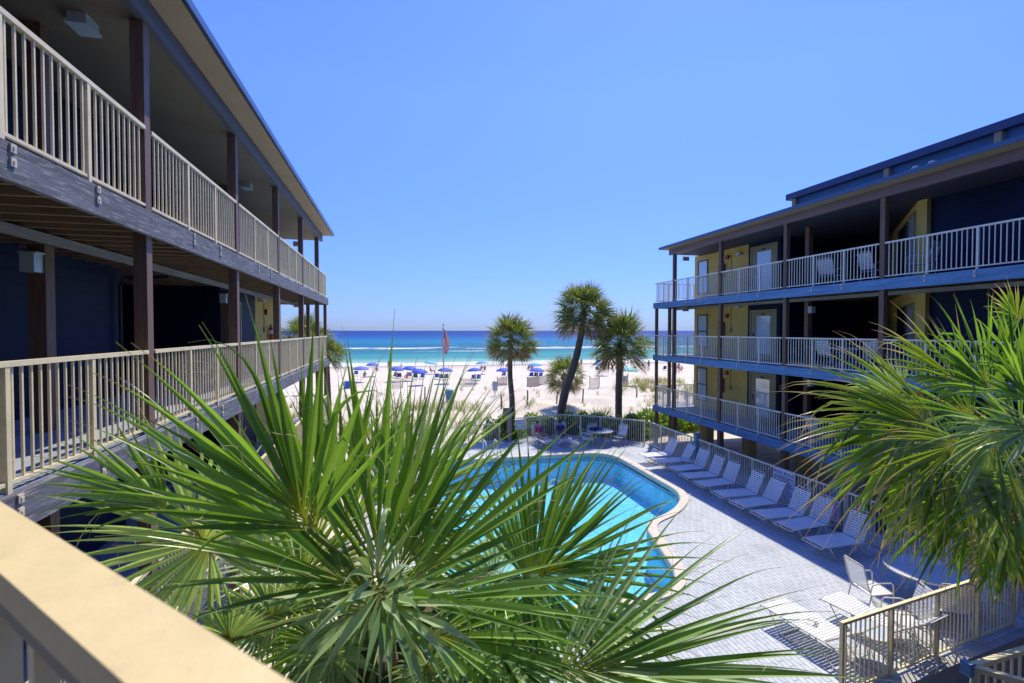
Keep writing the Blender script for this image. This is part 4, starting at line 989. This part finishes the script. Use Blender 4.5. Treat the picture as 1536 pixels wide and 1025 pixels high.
# sand fences
SF = [(746, 760, 580, 0, 'between the double sign and the leftmost palm'), (791, 809, 581, .1, 'left of three in front of the blue chairs'), (809, 829, 578, -.1, 'right of the leftmost palm, with whitish slats'), (885, 899, 582, .1, 'left of the right palm trunk'), (935, 942, 579, 0, 'right of the right palm trunk'), (583, 604, 584, .05, 'behind the near palm blades on the left'), (690, 713, 581, 0, 'below the umbrella over two blue chairs'), (864, 874, 578, 0, 'just right of the leaning palm')]
for (a, b, y_, t_, lb) in SF:
    p, q = ground_at(a, y_), ground_at(b, y_-1.5); L = (q-p).length; n = max(4, round(L/.09)); o = empty('sand_fence', p, 0, 'pale slatted sand fence '+lb, 'sand fence', 'sand fences')
    k = MB()
    for i in range(n+1):
        c_ = (q-p)*(i/n); h_ = 1.0+.05*math.sin(i*1.7); k.box(c_.x-.02, c_.y-.006, -.2, c_.x+.02, c_.y+.006, h_)
    k.build('slats', M['slat'], o); k = MB(); k.tube([(0, .02, .85), tuple((q-p)*.5+Vector((0, .02, .82))), tuple(q-p+Vector((0, .02, .85)))], .012, 4); k.tube([(0, .02, .3), tuple(q-p+Vector((0, .02, .3)))], .012, 4); k.build('wire', M['fpost'], o)
    for c_ in (Vector((0, 0, 0)), q-p): k = MB(); k.tube([(c_.x, c_.y+.05, -.3), (c_.x, c_.y+.05, 1.15)], .04, 6); k.build('stake', M['fpost'], o)
# bin with lid, blue cooler
p = ground_at(520.5, 583); o = empty('trash_bin', p, .3, 'blue trash bin standing alone on the sand at the left', 'bin')
k = MB(); k.prism([(-.28, -.28), (.28, -.28), (.28, .28), (-.28, .28)], 0, .85); k.build('bin_body', M['cooler'], o); k = MB(); k.box(-.31, -.31, .851, .31, .33, .92); k.box(-.2, .33, .8, .2, .38, .9); k.build('lid', M['signw'], o)
p = ground_at(674, 603); o = empty('trash_bin', p, .2, 'teal bin behind the near palm blades below the flag', 'bin')
k = MB(); k.tube([(0, 0, 0), (0, 0, .9)], [.28, .33], 12); k.build('bin_body', M['trash'], o); k = MB(); k.tube([(0, 0, .9), (0, 0, .96), (0, 0, 1.05)], [.36, .34, .1], 12); k.build('lid', M['tealpost'], o)
# ------------------------------------------------------------ palms
def frond_mesh(mb, hub, T, N, L, spread=150, nseg=40, wd=.035, fold=.25, droop=.35, rr=None, nl=8, costa=.18, lenvar=.08, tipcurl=.5, thr=0, split=.38, limp=0.0, jit=.13):
    """fan leaf: hub, T central direction, N face normal; pleated segments joined near the base, tips free and hanging"""
    rr = rr or rnd; T = Vector(T).normalized(); N = Vector(N); N = (N-T*N.dot(T)).normalized(); S = T.cross(N)
    threads = MB() if thr else None
    if mb.uv is None: mb.uv = []
    for i in range(nseg):
        f = (i+.5)/nseg*2-1; a = R(spread)*f; da = R(spread)*2/nseg
        Ls = L*(1-.30*abs(f)**2.2)*(1+rr.uniform(-lenvar, lenvar)); cs = costa*L*(1-abs(f))**1.2
        base = Vector(hub)+T*cs - N*(.25*cs)
        d0 = (T*math.cos(a)+S*math.sin(a)+N*(fold*(abs(math.sin(a))*.9-.15))+N*rr.uniform(-jit, jit)+S*rr.uniform(-jit, jit)*.6).normalized()
        side = (S*math.cos(a)-T*math.sin(a)); side = (side-d0*side.dot(d0)).normalized(); nn = d0.cross(side) ; 
        if nn.dot(N) < 0: nn = -nn
        wm = wd*(1-.35*abs(f)**3)*rr.uniform(.8, 1.15); dr = droop*rr.uniform(.5, 1.5); curl = tipcurl*rr.uniform(.2, 1.8); break_ = rr.random() < limp; bt = rr.uniform(.35, .6)
        p = Vector(base); d = Vector(d0); n0 = len(mb.v); step = Ls/nl; pts = []; twist = rr.uniform(-.5, .5)
        for k in range(nl+1):
            t = k/nl; pts.append((Vector(p), Vector(d), t))
            g = dr*.22*t + curl*max(0, t-.62)*1.1
            if break_ and t > bt: g += .75
            d = (d+Vector((0, 0, -1))*g*(8/nl)*(.35+.65*math.sqrt(max(0, 1-d.z*d.z)))).normalized(); p = p+d*step
        for (q, dd, t) in pts:
            fused = Ls*t*math.tan(da/2)*1.02
            lance = wm*min(1, .35+t*2.2)*(1 if t < .38 else max(0, 1-(t-.38)/.62)**1.45)
            w_ = min(fused+.002, lance)
            w_ = max(w_, .0009); s2 = (side-dd*side.dot(dd)).normalized(); n2_ = dd.cross(s2)
            if n2_.dot(nn) < 0: n2_ = -n2_
            if t > split: c_, s_ = math.cos(twist*(t-split)), math.sin(twist*(t-split)); s2, n2_ = s2*c_+n2_*s_, n2_*c_-s2*s_
            up = w_*.55
            for (sx, uu) in ((-1, 0), (0, .5), (1, 1)):
                v = q+s2*(sx*w_)+(n2_*up*(.5 if sx else -.5)); mb.v.append((v.x, v.y, v.z)); mb.uv.append((uu, t))
        for k in range(nl):
            a0 = n0+k*3
            mb.f.append((a0, a0+1, a0+4, a0+3)); mb.f.append((a0+1, a0+2, a0+5, a0+4))
        if thr and rr.random() < thr:
            q = pts[int(nl*split)+rr.choice((0, 1, 2))][0]; v = d0*.3+Vector((rr.uniform(-1, 1), rr.uniform(-1, 1), rr.uniform(-.6, .5))); v.normalize(); ps = [Vector(q)]
            for _ in range(6): v = (v+Vector((rr.uniform(-.6, .6), rr.uniform(-.6, .6), rr.uniform(-.5, .3)))).normalized(); ps.append(ps[-1]+v*L*.035)
            threads.tube(ps, .0010, 3, False)
    return threads
def petiole(mb, p, q, sag, r0, r1, start=None):
    p, q = Vector(p), Vector(q); pts = []; 
    for i in range(7):
        t = i/6; v = p.lerp(q, t)+Vector((0, 0, sag*math.sin(PI*t))); pts.append(v)
    mb.tube(pts, [r0+(r1-r0)*i/6 for i in range(7)], 6)
    return (pts[-1]-pts[-2]).normalized()
def trunk(parent, pts, r0, r1, boots=0, seg=12):
    # tapered trunk with ring scars
    ps = []; rs = []; V = [Vector(p) for p in pts]; nseg = (len(V)-1)
    tot = 26
    for k in range(tot+1):
        u = k/tot*nseg; i = min(int(u), nseg-1); f = u-i
        a = V[max(i-1, 0)]; b = V[i]; c = V[i+1]; d = V[min(i+2, nseg)]
        q = .5*((2*b)+(c-a)*f+(2*a-5*b+4*c-d)*f*f+(3*b-3*c+d-a)*f**3); ps.append(q); rs.append((r0+(r1-r0)*k/tot)*(1+.05*(k % 2))*(1.25 if k == 0 else 1))
    k = MB(); k.tube(ps, rs, seg); tr = k.build('trunk', M['trunk'], parent, smooth=True)
    if boots:
        k = MB()
        for i in range(boots):
            t = 1-.16*i/boots; q = ps[int(t*tot)]; a = i*2.4; d = Vector((math.cos(a), math.sin(a), 1.1)).normalized(); c = q+Vector((math.cos(a), math.sin(a), 0))*r1*.8
            k.bar(c, c+d*r1*1.5, r1*.6, r1*.2, up=(math.cos(a), math.sin(a), .2))
        k.build('boots', M['boot'], tr)
    return tr, ps[-1]
def far_palm(label, base, path, r0, r1, L, seed, nf=50, mt='leaff', squash=1.0, bend=(0, 0), group='palms by the beach'):
    L *= 1.09; rr = random.Random(seed); o = empty('palm_tree', base, 0, label, 'palm tree', group)
    tr, top = trunk(o, path, r0, r1, 26)
    for i in range(nf):
        az = i*2.39996+rr.uniform(-.2, .2); el = R(78-125*(i/nf)**1.05+rr.uniform(-10, 10)); 
        d = Vector((math.cos(az)*math.cos(el), math.sin(az)*math.cos(el), math.sin(el)))+Vector((bend[0], bend[1], 0))*.3; d.normalize()
        pl = L*rr.uniform(.55, .8); c = top+Vector((0, 0, .05)); hub = c+d*pl+Vector((0, 0, -.12*L*math.cos(el)))
        m = MB(); m.uv = []; T = (d+Vector((0, 0, -.12-.25*(i/nf)))).normalized(); side = T.cross(UP).normalized() if abs(T.z) < .97 else Vector((math.cos(az+PI/2), math.sin(az+PI/2), 0)); N = side.cross(T)
        if N.z < 0: N = -N
        N = Matrix.Rotation(rr.uniform(-.95, .95), 3, T) @ N
        dead = i > nf*.82
        frond_mesh(m, hub, T, N, L*rr.uniform(.66, .84), 125, 30, .024*L, .22, .5, rr, 5, .22, .14, .7, 0, .34, .12)
        fr = m.build('frond', M['leafd'] if dead else M[mt], o)
        p = MB(); petiole(p, c-d*.02, hub, .04*L, .022, .012); p.build('petiole', M['leafst'], fr)
    return o
M['leafst'] = mat('leaf_stalk', (.16, .22, .05), .5, .2)
def place(px_, py_, d): p = at(px_, py_, d); return p
FS = 1.08
b = at(768, 640, 27.6); B0 = Vector((b.x, b.y, -.3))
def pth(B, L): return [tuple(Vector(q)-B) for q in L]
q = lambda x, y, d: tuple(at(x, y, d))
far_palm('leftmost slender beach palm with a straight dark trunk and round crown', B0, pth(B0, [tuple(B0), q(768, 600, 27.8), q(765, 560, 27.8), q(767, 512, 27.8)]), .17, .12, 1.12, 3)
b = at(840, 640, 28.3); B1 = Vector((b.x, b.y, -.3))
far_palm('tallest beach palm with a leaning curved trunk and crown against the sky', B1, pth(B1, [tuple(B1), q(845, 600, 28.3), q(862, 545, 28.4), q(872, 500, 28.4), q(876, 470, 28.4)]), .26, .15, 1.30, 8, 58)
b = at(928, 640, 28.6); B2 = Vector((b.x, b.y, -.3))
far_palm('rightmost beach palm with a thick upright trunk beside the right wing', B2, pth(B2, [tuple(B2), q(928, 600, 28.6), q(929, 560, 28.6), q(930, 520, 28.6)]), .20, .19, 1.36, 21, 54)
b = at(843, 612, 36); B3 = Vector((b.x, b.y, ground_z(b.x, b.y)))
far_palm('small short beach palm half hidden behind the leaning trunk', B3, pth(B3, [tuple(B3), q(845, 590, 36), q(848, 566, 36)]), .2, .17, 1.12, 33, 46)
b = at(494, 600, 29); B4 = Vector((b.x, b.y, ground_z(b.x, b.y)))
far_palm('palm whose crown peeks out past the seaward corner of the left wing', B4, pth(B4, [tuple(B4), q(491, 570, 29), q(489, 535, 29)]), .18, .15, .85, 41, 44)
b = at(452, 600, 31); B5 = Vector((b.x, b.y, ground_z(b.x, b.y)))
far_palm('palm seen through the middle gallery of the left wing', B5, pth(B5, [tuple(B5), q(454, 550, 31), q(456, 512, 31)]), .18, .15, 1.2, 47, 44)

# ---- the big near palm
nr_ = random.Random(7)
base = at(575, 940, 2.55); NB = Vector((base.x, base.y, -.2)); CT = Vector((base.x, base.y, at(575, 930, 2.5).z))
np_ = empty('palm_tree', NB, 0, 'large near palm with long green fan leaves filling the lower middle', 'palm tree')
trunk(np_, [(0, 0, 0), (.05, .02, 1.5), (.0, 0, 3.2), tuple(CT-NB-Vector((0, 0, .15)))], .17, .16, 30, 14)
def near_frond(root, C0, hpx, hd, tpx, td, nh, spread, nseg, wd, mt='leaf', fold=.25, droop=.3, split=.4, thr=.45, limp=0.06, nl=12, costa=.14, tipcurl=.35, curve=.05, rr=nr_, wf=.6, lv=.11, jit=.13):
    hub = at(hpx[0], hpx[1], hd); tip = at(tpx[0], tpx[1], td); T = tip-hub; L = T.length*1.27/(1+costa*.6); wd = wd*wf; nseg = int(nseg*1.3); org = Vector(root.location)
    # nh: normal hint in view terms (right, up, toward camera)
    N = RGT*nh[0]+UP*nh[1]-FWD*nh[2]
    m = MB(); m.uv = []; th = frond_mesh(m, hub-org, T, N, L, spread, nseg, wd, fold, droop, rr, nl, costa, lv, tipcurl, thr, split, limp, jit)
    fr = m.build('frond', M[mt], root)
    p = MB(); petiole(p, C0-org, hub-org, curve, .016, .010); p.build('petiole', M['leafst'], fr)
    if th and th.v: th.build('fibres', M['fibre'], fr)
    return fr
M['fibre'] = mat('tan_fibre', (.50, .42, .26), .8, .1)
K = near_frond
# A: big fan, upper left, blades up and left
K(np_, CT, (466, 800), 2.15, (360, 545), 2.0, (.25, .25, .9), 78, 26, .030, droop=.12, split=.30, spread_=None) if False else None
K(np_, CT, (464, 796), 1.85, (352, 550), 1.75, (.3, .3, .9), 62, 18, .034, droop=.14, split=.34)
K(np_, CT, (458, 812), 2.0, (200, 640), 1.9, (.2, .5, .8), 24, 7, .032, droop=.22, split=.3)
K(np_, CT, (476, 806), 1.9, (440, 575), 2.0, (.15, .2, .9), 30, 8, .038, droop=.04, split=.34, fold=.1)
# B: tall upright fan from the centre
K(np_, CT, (566, 860), 2.1, (548, 570), 2.25, (.1, .25, .95), 34, 10, .038, droop=.03, split=.26, fold=.15, tipcurl=.1)
K(np_, CT, (590, 870), 2.3, (665, 600), 2.6, (-.2, .35, .9), 34, 10, .036, droop=.05, split=.28, fold=.15, tipcurl=.2)
K(np_, CT, (600, 885), 1.75, (830, 665), 2.1, (-.3, .6, .8), 18, 6, .046, droop=.10, split=.5, fold=.1, tipcurl=.2)
# E: pale fan on the left facing the light
K(np_, CT, (316, 826), 2.2, (190, 690), 2.05, (.1, .2, .95), 165, 42, .028, 'leafb', droop=.22, split=.36, thr=.9)
# G: dense fine fan right of centre
K(np_, CT, (598, 770), 3.1, (690, 590), 3.35, (-.3, .3, .9), 88, 42, .024, 'leafb', droop=.10, split=.3, tipcurl=.15)
K(np_, CT, (560, 760), 3.2, (600, 620), 3.4, (-.1, .3, .9), 60, 26, .024, 'leaf', droop=.10, split=.3)
# C: fan over the pool
K(np_, CT, (788, 868), 2.55, (990, 800), 2.65, (-.1, .5, .85), 120, 42, .027, 'leaf', droop=.22, split=.34, thr=.6)
K(np_, CT, (780, 862), 2.65, (880, 700), 2.9, (-.2, .3, .9), 38, 15, .027, 'leafb', droop=.05, split=.3)
# D: fan at the bottom right
K(np_, CT, (838, 1003), 2.2, (1160, 935), 2.35, (-.1, .8, .55), 58, 22, .030, 'leafb', droop=.16, split=.42, thr=.5)
K(np_, CT, (850, 1010), 2.2, (1200, 1000), 2.1, (0, .85, .5), 34, 12, .032, 'leaf', droop=.1, split=.42)
# drooping strap leaves round the heart
K(np_, CT, (572, 872), 1.95, (500, 800), 1.75, (0, .8, .6), 150, 9, .040, 'leafb', droop=.9, split=.2, tipcurl=1.3, fold=.3, limp=.4, wf=.55, lv=.3, jit=.4)
K(np_, CT, (566, 885), 1.85, (600, 960), 1.65, (.3, .6, .7), 120, 8, .042, 'leafb', droop=.8, split=.2, tipcurl=1.2, fold=.1, limp=.4, wf=.55, lv=.35, jit=.45)
K(np_, CT, (574, 890), 1.95, (700, 880), 1.8, (0, .8, .5), 60, 6, .040, 'leaf', droop=.8, split=.2, tipcurl=1.2, fold=.1, limp=.3, wf=.55, lv=.3, jit=.35)
K(np_, CT, (575, 900), 1.8, (700, 960), 1.75, (0, .9, .4), 80, 13, .030, 'leafb', droop=.6, split=.2, tipcurl=.8, fold=0, limp=.2)
K(np_, CT, (560, 905), 1.9, (420, 960), 1.8, (0, .9, .4), 70, 12, .030, 'leafb', droop=.55, split=.2, tipcurl=.8, fold=0, limp=.15)
K(np_, CT, (545, 880), 2.0, (300, 760), 1.8, (.2, .9, .5), 38, 11, .030, 'leaf', droop=.25, split=.3, fold=.1)
K(np_, CT, (600, 900), 2.0, (900, 850), 2.2, (0, .9, .4), 30, 9, .030, 'leaf', droop=.25, split=.35, fold=.1)
K(np_, CT, (640, 950), 2.2, (860, 960), 2.2, (0, .9, .4), 60, 17, .028, 'leaf', droop=.35, split=.35)
# lower left fans
K(np_, CT, (250, 760), 2.1, (120, 690), 1.95, (.2, .5, .8), 45, 12, .028, 'leaf', droop=.3, split=.3)
K(np_, CT, (520, 800), 2.4, (500, 600), 2.5, (0, .3, .9), 50, 16, .028, 'leaf', droop=.08, split=.3)
K(np_, CT, (350, 960), 2.2, (300, 930), 2.1, (.2, .5, .85), 150, 30, .026, 'leafb', droop=.4, split=.3)
K(np_, CT, (500, 980), 2.1, (470, 1080), 2.0, (0, .6, .75), 150, 26, .030, 'leafb', droop=.5, split=.3, lv=.2, jit=.2)
K(np_, CT, (640, 1000), 2.2, (660, 1080), 2.1, (0, .6, .75), 150, 26, .030, 'leafb', droop=.5, split=.3, lv=.2, jit=.2)
K(np_, CT, (720, 990), 2.4, (850, 1040), 2.3, (0, .7, .7), 110, 26, .028, 'leaf', droop=.4, split=.3, lv=.2)
K(np_, CT, (880, 960), 2.6, (1000, 930), 2.6, (0, .7, .6), 90, 26, .024, 'leafb', droop=.3, split=.3)
K(np_, CT, (415, 925), 2.5, (330, 900), 2.4, (.2, .4, .9), 150, 34, .024, 'leafb', droop=.35, split=.3)
K(np_, CT, (480, 960), 2.4, (430, 1060), 2.3, (.1, .5, .85), 140, 30, .026, 'leaf', droop=.5, split=.3)
K(np_, CT, (440, 870), 2.8, (560, 800), 2.9, (0, .3, .9), 150, 36, .025, 'leafy', droop=.3, split=.3)
K(np_, CT, (690, 930), 2.8, (740, 1050), 2.8, (-.1, .5, .85), 140, 34, .025, 'leaf', droop=.5, split=.3)
K(np_, CT, (620, 830), 2.9, (700, 750), 3.0, (-.2, .4, .9), 110, 30, .025, 'leafy', droop=.3, split=.3)
K(np_, CT, (760, 950), 2.9, (820, 1000), 2.9, (-.1, .6, .8), 140, 34, .026, 'leaf', droop=.5, split=.3, limp=.3)
# filler crown, back and underside
for i in range(34):
    az = i*2.39996; el = R(35-95*(i/34)); d = Vector((math.cos(az)*math.cos(el), math.sin(az)*math.cos(el), math.sin(el)))
    if d.dot(-FWD) > .35 and el > R(-5): continue
    hub = CT+d*nr_.uniform(.45, .7)-Vector((0, 0, .25)); m = MB(); m.uv = []; T = (d+Vector((0, 0, -.45))).normalized(); N = UP
    frond_mesh(m, hub-NB, T, N, nr_.uniform(.6, .8), 120, 38, .016, .3, .5, nr_, 8, .2, .1, .7, 0, .32, .15)
    fr = m.build('frond', M[('leaf', 'leafb', 'leaf', 'leafy')[i % 4]] if i < 30 else M['leafd'], np_)
    p = MB(); petiole(p, CT-NB, hub-NB, .05, .016, .010); p.build('petiole', M['leafst'], fr)

# ---- the right palm, crown partly outside the frame
rr_ = random.Random(19)
cb = at(1590, 720, 5.6); RB = Vector((cb.x, cb.y, -1.0)); CR = Vector(cb)
rp = empty('palm_tree', RB, 0, 'bushy yellow green palm at the right edge over the patio tables', 'palm tree')
trunk(rp, [(0, 0, 0), (0, .05, 2.5), tuple(CR-RB-Vector((0, 0, .1)))], .2, .19, 30, 12)
spec = [((1395, 615), 5.3, (1240, 660), 5.1, (.1, .6, .8), 75, 44, 'leafy'), ((1400, 640), 5.2, (1255, 735), 5.0, (.2, .5, .85), 70, 40, 'leafy'), ((1490, 590), 5.5, (1440, 480), 5.5, (0, .2, .95), 62, 30, 'leaf'),
        ((1450, 575), 5.7, (1350, 510), 5.7, (.1, .4, .9), 60, 30, 'leafy'), ((1525, 560), 5.3, (1520, 470), 5.3, (0, .1, 1), 80, 30, 'leaf'), ((1440, 660), 4.9, (1370, 780), 4.7, (.2, .5, .8), 75, 34, 'leafy'),
        ((1500, 640), 4.8, (1470, 760), 4.6, (.1, .5, .85), 85, 36, 'leafb'), ((1530, 720), 4.7, (1500, 850), 4.6, (0, .5, .85), 90, 34, 'leafb'), ((1470, 730), 5.0, (1370, 830), 4.9, (.2, .4, .85), 70, 34, 'leaf'),
        ((1420, 700), 5.4, (1320, 790), 5.3, (.2, .4, .85), 60, 30, 'leafy'), ((1540, 600), 5.0, (1560, 500), 5.0, (0, .2, .9), 100, 32, 'leaf'), ((1350, 590), 6.3, (1290, 585), 6.3, (.1, .3, .9), 110, 34, 'leafb'),
        ((1500, 780), 5.3, (1440, 850), 5.3, (.1, .4, .9), 110, 36, 'leaf'), ((1560, 640), 4.6, (1480, 660), 4.5, (.1, .7, .7), 60, 22, 'leafb'),
        ((1460, 620), 5.6, (1360, 600), 5.6, (.1, .4, .9), 100, 34, 'leaf'), ((1480, 690), 5.6, (1400, 740), 5.6, (.1, .4, .9), 110, 34, 'leaf'), ((1430, 740), 5.6, (1370, 800), 5.6, (.1, .4, .9), 100, 34, 'leafd'), ((1520, 800), 5.0, (1480, 880), 5.0, (.1, .4, .9), 90, 30, 'leafy'),
        ((1370, 670), 5.7, (1290, 740), 5.6, (.1, .4, .9), 80, 34, 'leaf'), ((1540, 660), 5.6, (1500, 560), 5.7, (0, .3, .9), 120, 34, 'leaf'), ((1530, 480), 5.8, (1500, 440), 5.8, (0, .2, .9), 90, 26, 'leafy')]
for (h_, hd, t_, td, nh, sp_, ns, mt_) in spec:
    K(rp, CR, h_, hd, t_, td, nh, sp_, int(ns*.72), .030, mt_, droop=.36, split=.40, tipcurl=.7, thr=.25, limp=.07, nl=9, rr=rr_, wf=1.15, lv=.14, jit=.09)
for i in range(20):
    az = i*2.39996; el = R(60-125*(i/20)); d = Vector((math.cos(az)*math.cos(el), math.sin(az)*math.cos(el), math.sin(el)))
    hub = CR+d*rr_.uniform(.5, .75)-Vector((0, 0, .1)); m = MB(); m.uv = []; T = (d+Vector((0, 0, -.35))).normalized()
    frond_mesh(m, hub-RB, T, UP if abs(T.z) < .9 else FWD, rr_.uniform(.7, .95), 120, 34, .022, .3, .6, rr_, 7, .2, .1, .9, 0, .32, .2)
    fr = m.build('frond', M[('leaf', 'leafy', 'leafb')[i % 3]] if i < 15 else M['leafd'], rp)
    p = MB(); petiole(p, CR-RB, hub-RB, .05, .016, .010); p.build('petiole', M['leafst'], fr)
# dead skirt
sk = MB()
for i in range(260):
    a = rr_.uniform(0, 2*PI); r = rr_.uniform(.15, .8); p0_ = CR-RB+Vector((math.cos(a)*r, math.sin(a)*r, -.1-rr_.uniform(0, .5)-.3*r)); ps = [p0_]; v = Vector((math.cos(a)*.5, math.sin(a)*.5, -.5)).normalized()
    for _ in range(5): v = (v+Vector((rr_.uniform(-.35, .35), rr_.uniform(-.35, .35), -.25))).normalized(); ps.append(ps[-1]+v*.1)
    sk.tube(ps, [.006, .005, .005, .004, .003, .001], 3, False)
sk.build('dead_skirt', M['dead'], rp)

# ------------------------------------------------------------ shrubs, dune plants
def shrub(x, y, z, rx, ry, h, lb, seed, n=2500, ls=.17, mt='shrub', grp='shrubs along the beach side fence'):
    rr = random.Random(seed); o = empty('shrub', (x, y, z), 0, lb, 'shrub', grp); m = MB(); m.uv = []
    for i in range(n):
        while True:
            v = Vector((rr.uniform(-1, 1), rr.uniform(-1, 1), rr.uniform(0, 1)))
            if .3 < v.length < 1+.16*math.sin(v.x*7+seed)+.12*math.sin(v.y*9+seed): break
        c = Vector((v.x*rx, v.y*ry, v.z*h)); d = (Vector((v.x, v.y, v.z+.3)).normalized()+Vector([rr.uniform(-.7, .7) for _ in range(3)])).normalized(); s = d.orthogonal().normalized(); s = Matrix.Rotation(rr.uniform(0, 6.3), 3, d) @ s
        L = ls*rr.uniform(.7, 1.4); k = len(m.v)
        for (pp, u_, v_) in ((c, .5, 0), (c+d*L*.5+s*L*.3, 1, .5), (c+d*L+Vector((0, 0, -.02)), .5, .9), (c+d*L*.5-s*L*.3, 0, .5)): m.v.append(tuple(pp)); m.uv.append((u_, v_))
        m.f.append((k, k+1, k+2, k+3))
    m.build('foliage', M[mt], o); st = MB()
    for i in range(9): a = i*.7; st.tube([(.05*math.cos(a), .05*math.sin(a), -.2), (rx*.3*math.cos(a), ry*.3*math.sin(a), h*.4), (rx*.7*math.cos(a), ry*.7*math.sin(a), h*.75)], [.02, .014, .006], 5)
    st.build('stems', M['dead'], o); return o
SH = [(756, 634, 26.2, 1.05, .8, 1.35, 'rounded green shrub left of the leftmost palm trunk'), (800, 640, 27.4, 1.3, .6, 1.25, 'low shrub behind the blue and white fence sign'), (822, 640, 27.0, .9, .6, 1.2, 'shrub just left of the leaning trunk base'),
      (862, 640, 27.4, .95, .7, 1.4, 'taller shrub just right of the leaning trunk base'), (885, 640, 27.0, 1.0, .7, 1.3, 'shrub behind the far patio table'), (908, 640, 26.8, .95, .7, 1.2, 'shrub left of the rightmost palm trunk'),
      (948, 640, 27.2, 1.0, .8, 1.25, 'shrub right of the rightmost palm trunk'), (972, 640, 28.5, 1.4, .9, 1.35, 'broad shrub at the corner of the right wing'), (1010, 640, 29.5, 1.5, 1, 1.3, 'dark shrub seen under the end of the right wing'),
      (1040, 640, 30.5, 1.6, 1, 1.3, 'shrub farthest right under the right wing')]
for i, (a, b, d, rx, ry, h, lb) in enumerate(SH):
    p = at(a, b, d); shrub(p.x, p.y, ground_z(p.x, p.y), rx, ry, h, lb, i+1)
# spiky plant in the middle
for i, (a, d, lb) in enumerate(((893, 26.6, 'spiky light green plant behind the far patio table'), (905, 26.4, 'brownish spiky plant near the rightmost palm'))):
    p = at(a, 640, d); o = empty('spiky_plant', (p.x, p.y, -.2), 0, lb, 'plant', 'spiky plants by the fence'); m = MB(); m.uv = []
    for k in range(5): frond_mesh(m, (0, 0, .5+.15*k), (math.cos(k*1.3)*.4, math.sin(k*1.3)*.4, 1), (math.cos(k), math.sin(k), 0), .8, 120, 18, .03, .3, .4, random.Random(k+i), 5)
    m.build('blades', M['leafy'] if i else M['leafb'], o); s_ = MB(); s_.tube([(0, 0, 0), (0, 0, 1.1)], .05, 6); s_.build('stalk', M['dead'], o)
def tufts(name, spots, mt, n=24, h=.45, seed=2):
    rr = random.Random(seed); m = MB(); m.uv = []
    for (x, y, s) in spots:
        z = ground_z(x, y)
        for i in range(n):
            a = rr.uniform(0, 2*PI); r = rr.uniform(0, .22)*s; b0 = Vector((x+r*math.cos(a), y+r*math.sin(a), z-.03)); hh = h*s*rr.uniform(.5, 1.2); l = rr.uniform(.1, .6)*hh
            p1_ = b0+Vector((math.cos(a)*l*.4, math.sin(a)*l*.4, hh*.65)); p2_ = b0+Vector((math.cos(a)*l*1.3, math.sin(a)*l*1.3, hh*.95)); w_ = Vector((-math.sin(a), math.cos(a), 0))*.009*s
            k = len(m.v)
            for pp, v_ in ((b0, 0), (p1_, .55), (p2_, 1)):
                for sg_ in (-1, 1): q_ = pp+w_*sg_*(1 if v_ < 1 else .2); m.v.append(tuple(q_)); m.uv.append(((sg_+1)/2, v_))
            m.f += [(k, k+1, k+3, k+2), (k+2, k+3, k+5, k+4)]
    o = m.build(name, mt); return tag(o, kind='stuff')
g_ = random.Random(5); sp_ = []
for i in range(900):
    x, y = g_.uniform(-9, 40), g_.uniform(29, 50)
    dens = .5+.5*hsh(x*.45+2, y*.6); 
    if 1 < x < 7.3 and y > 27: dens -= .45       # footpath through the dune
    if g_.random() < max(0, dens-.45)*1.4: sp_.append((x, y, g_.uniform(.5, 1.3)))
tag(tufts('dune_grass', sp_, M['grass'], 22, .5), 'sparse green and straw coloured grass over the sand dune', 'grass')
sp_ = []
for (px_, py_, n_, w_) in ((600, 640, 60, 3.0), (560, 650, 50, 3), (650, 615, 40, 1.6), (985, 575, 60, 2.0), (965, 582, 40, 1.6), (1030, 592, 60, 3)):
    p = ground_at(px_, py_)
    for i in range(n_): sp_.append((p.x+g_.gauss(0, w_), p.y+g_.gauss(0, w_*.6), g_.uniform(.8, 1.6)))
tag(tufts('sea_oats', sp_, M['grass'], 22, .6, 9), 'thicker clumps of sea oats behind the near palm and beside the right wing', 'grass')
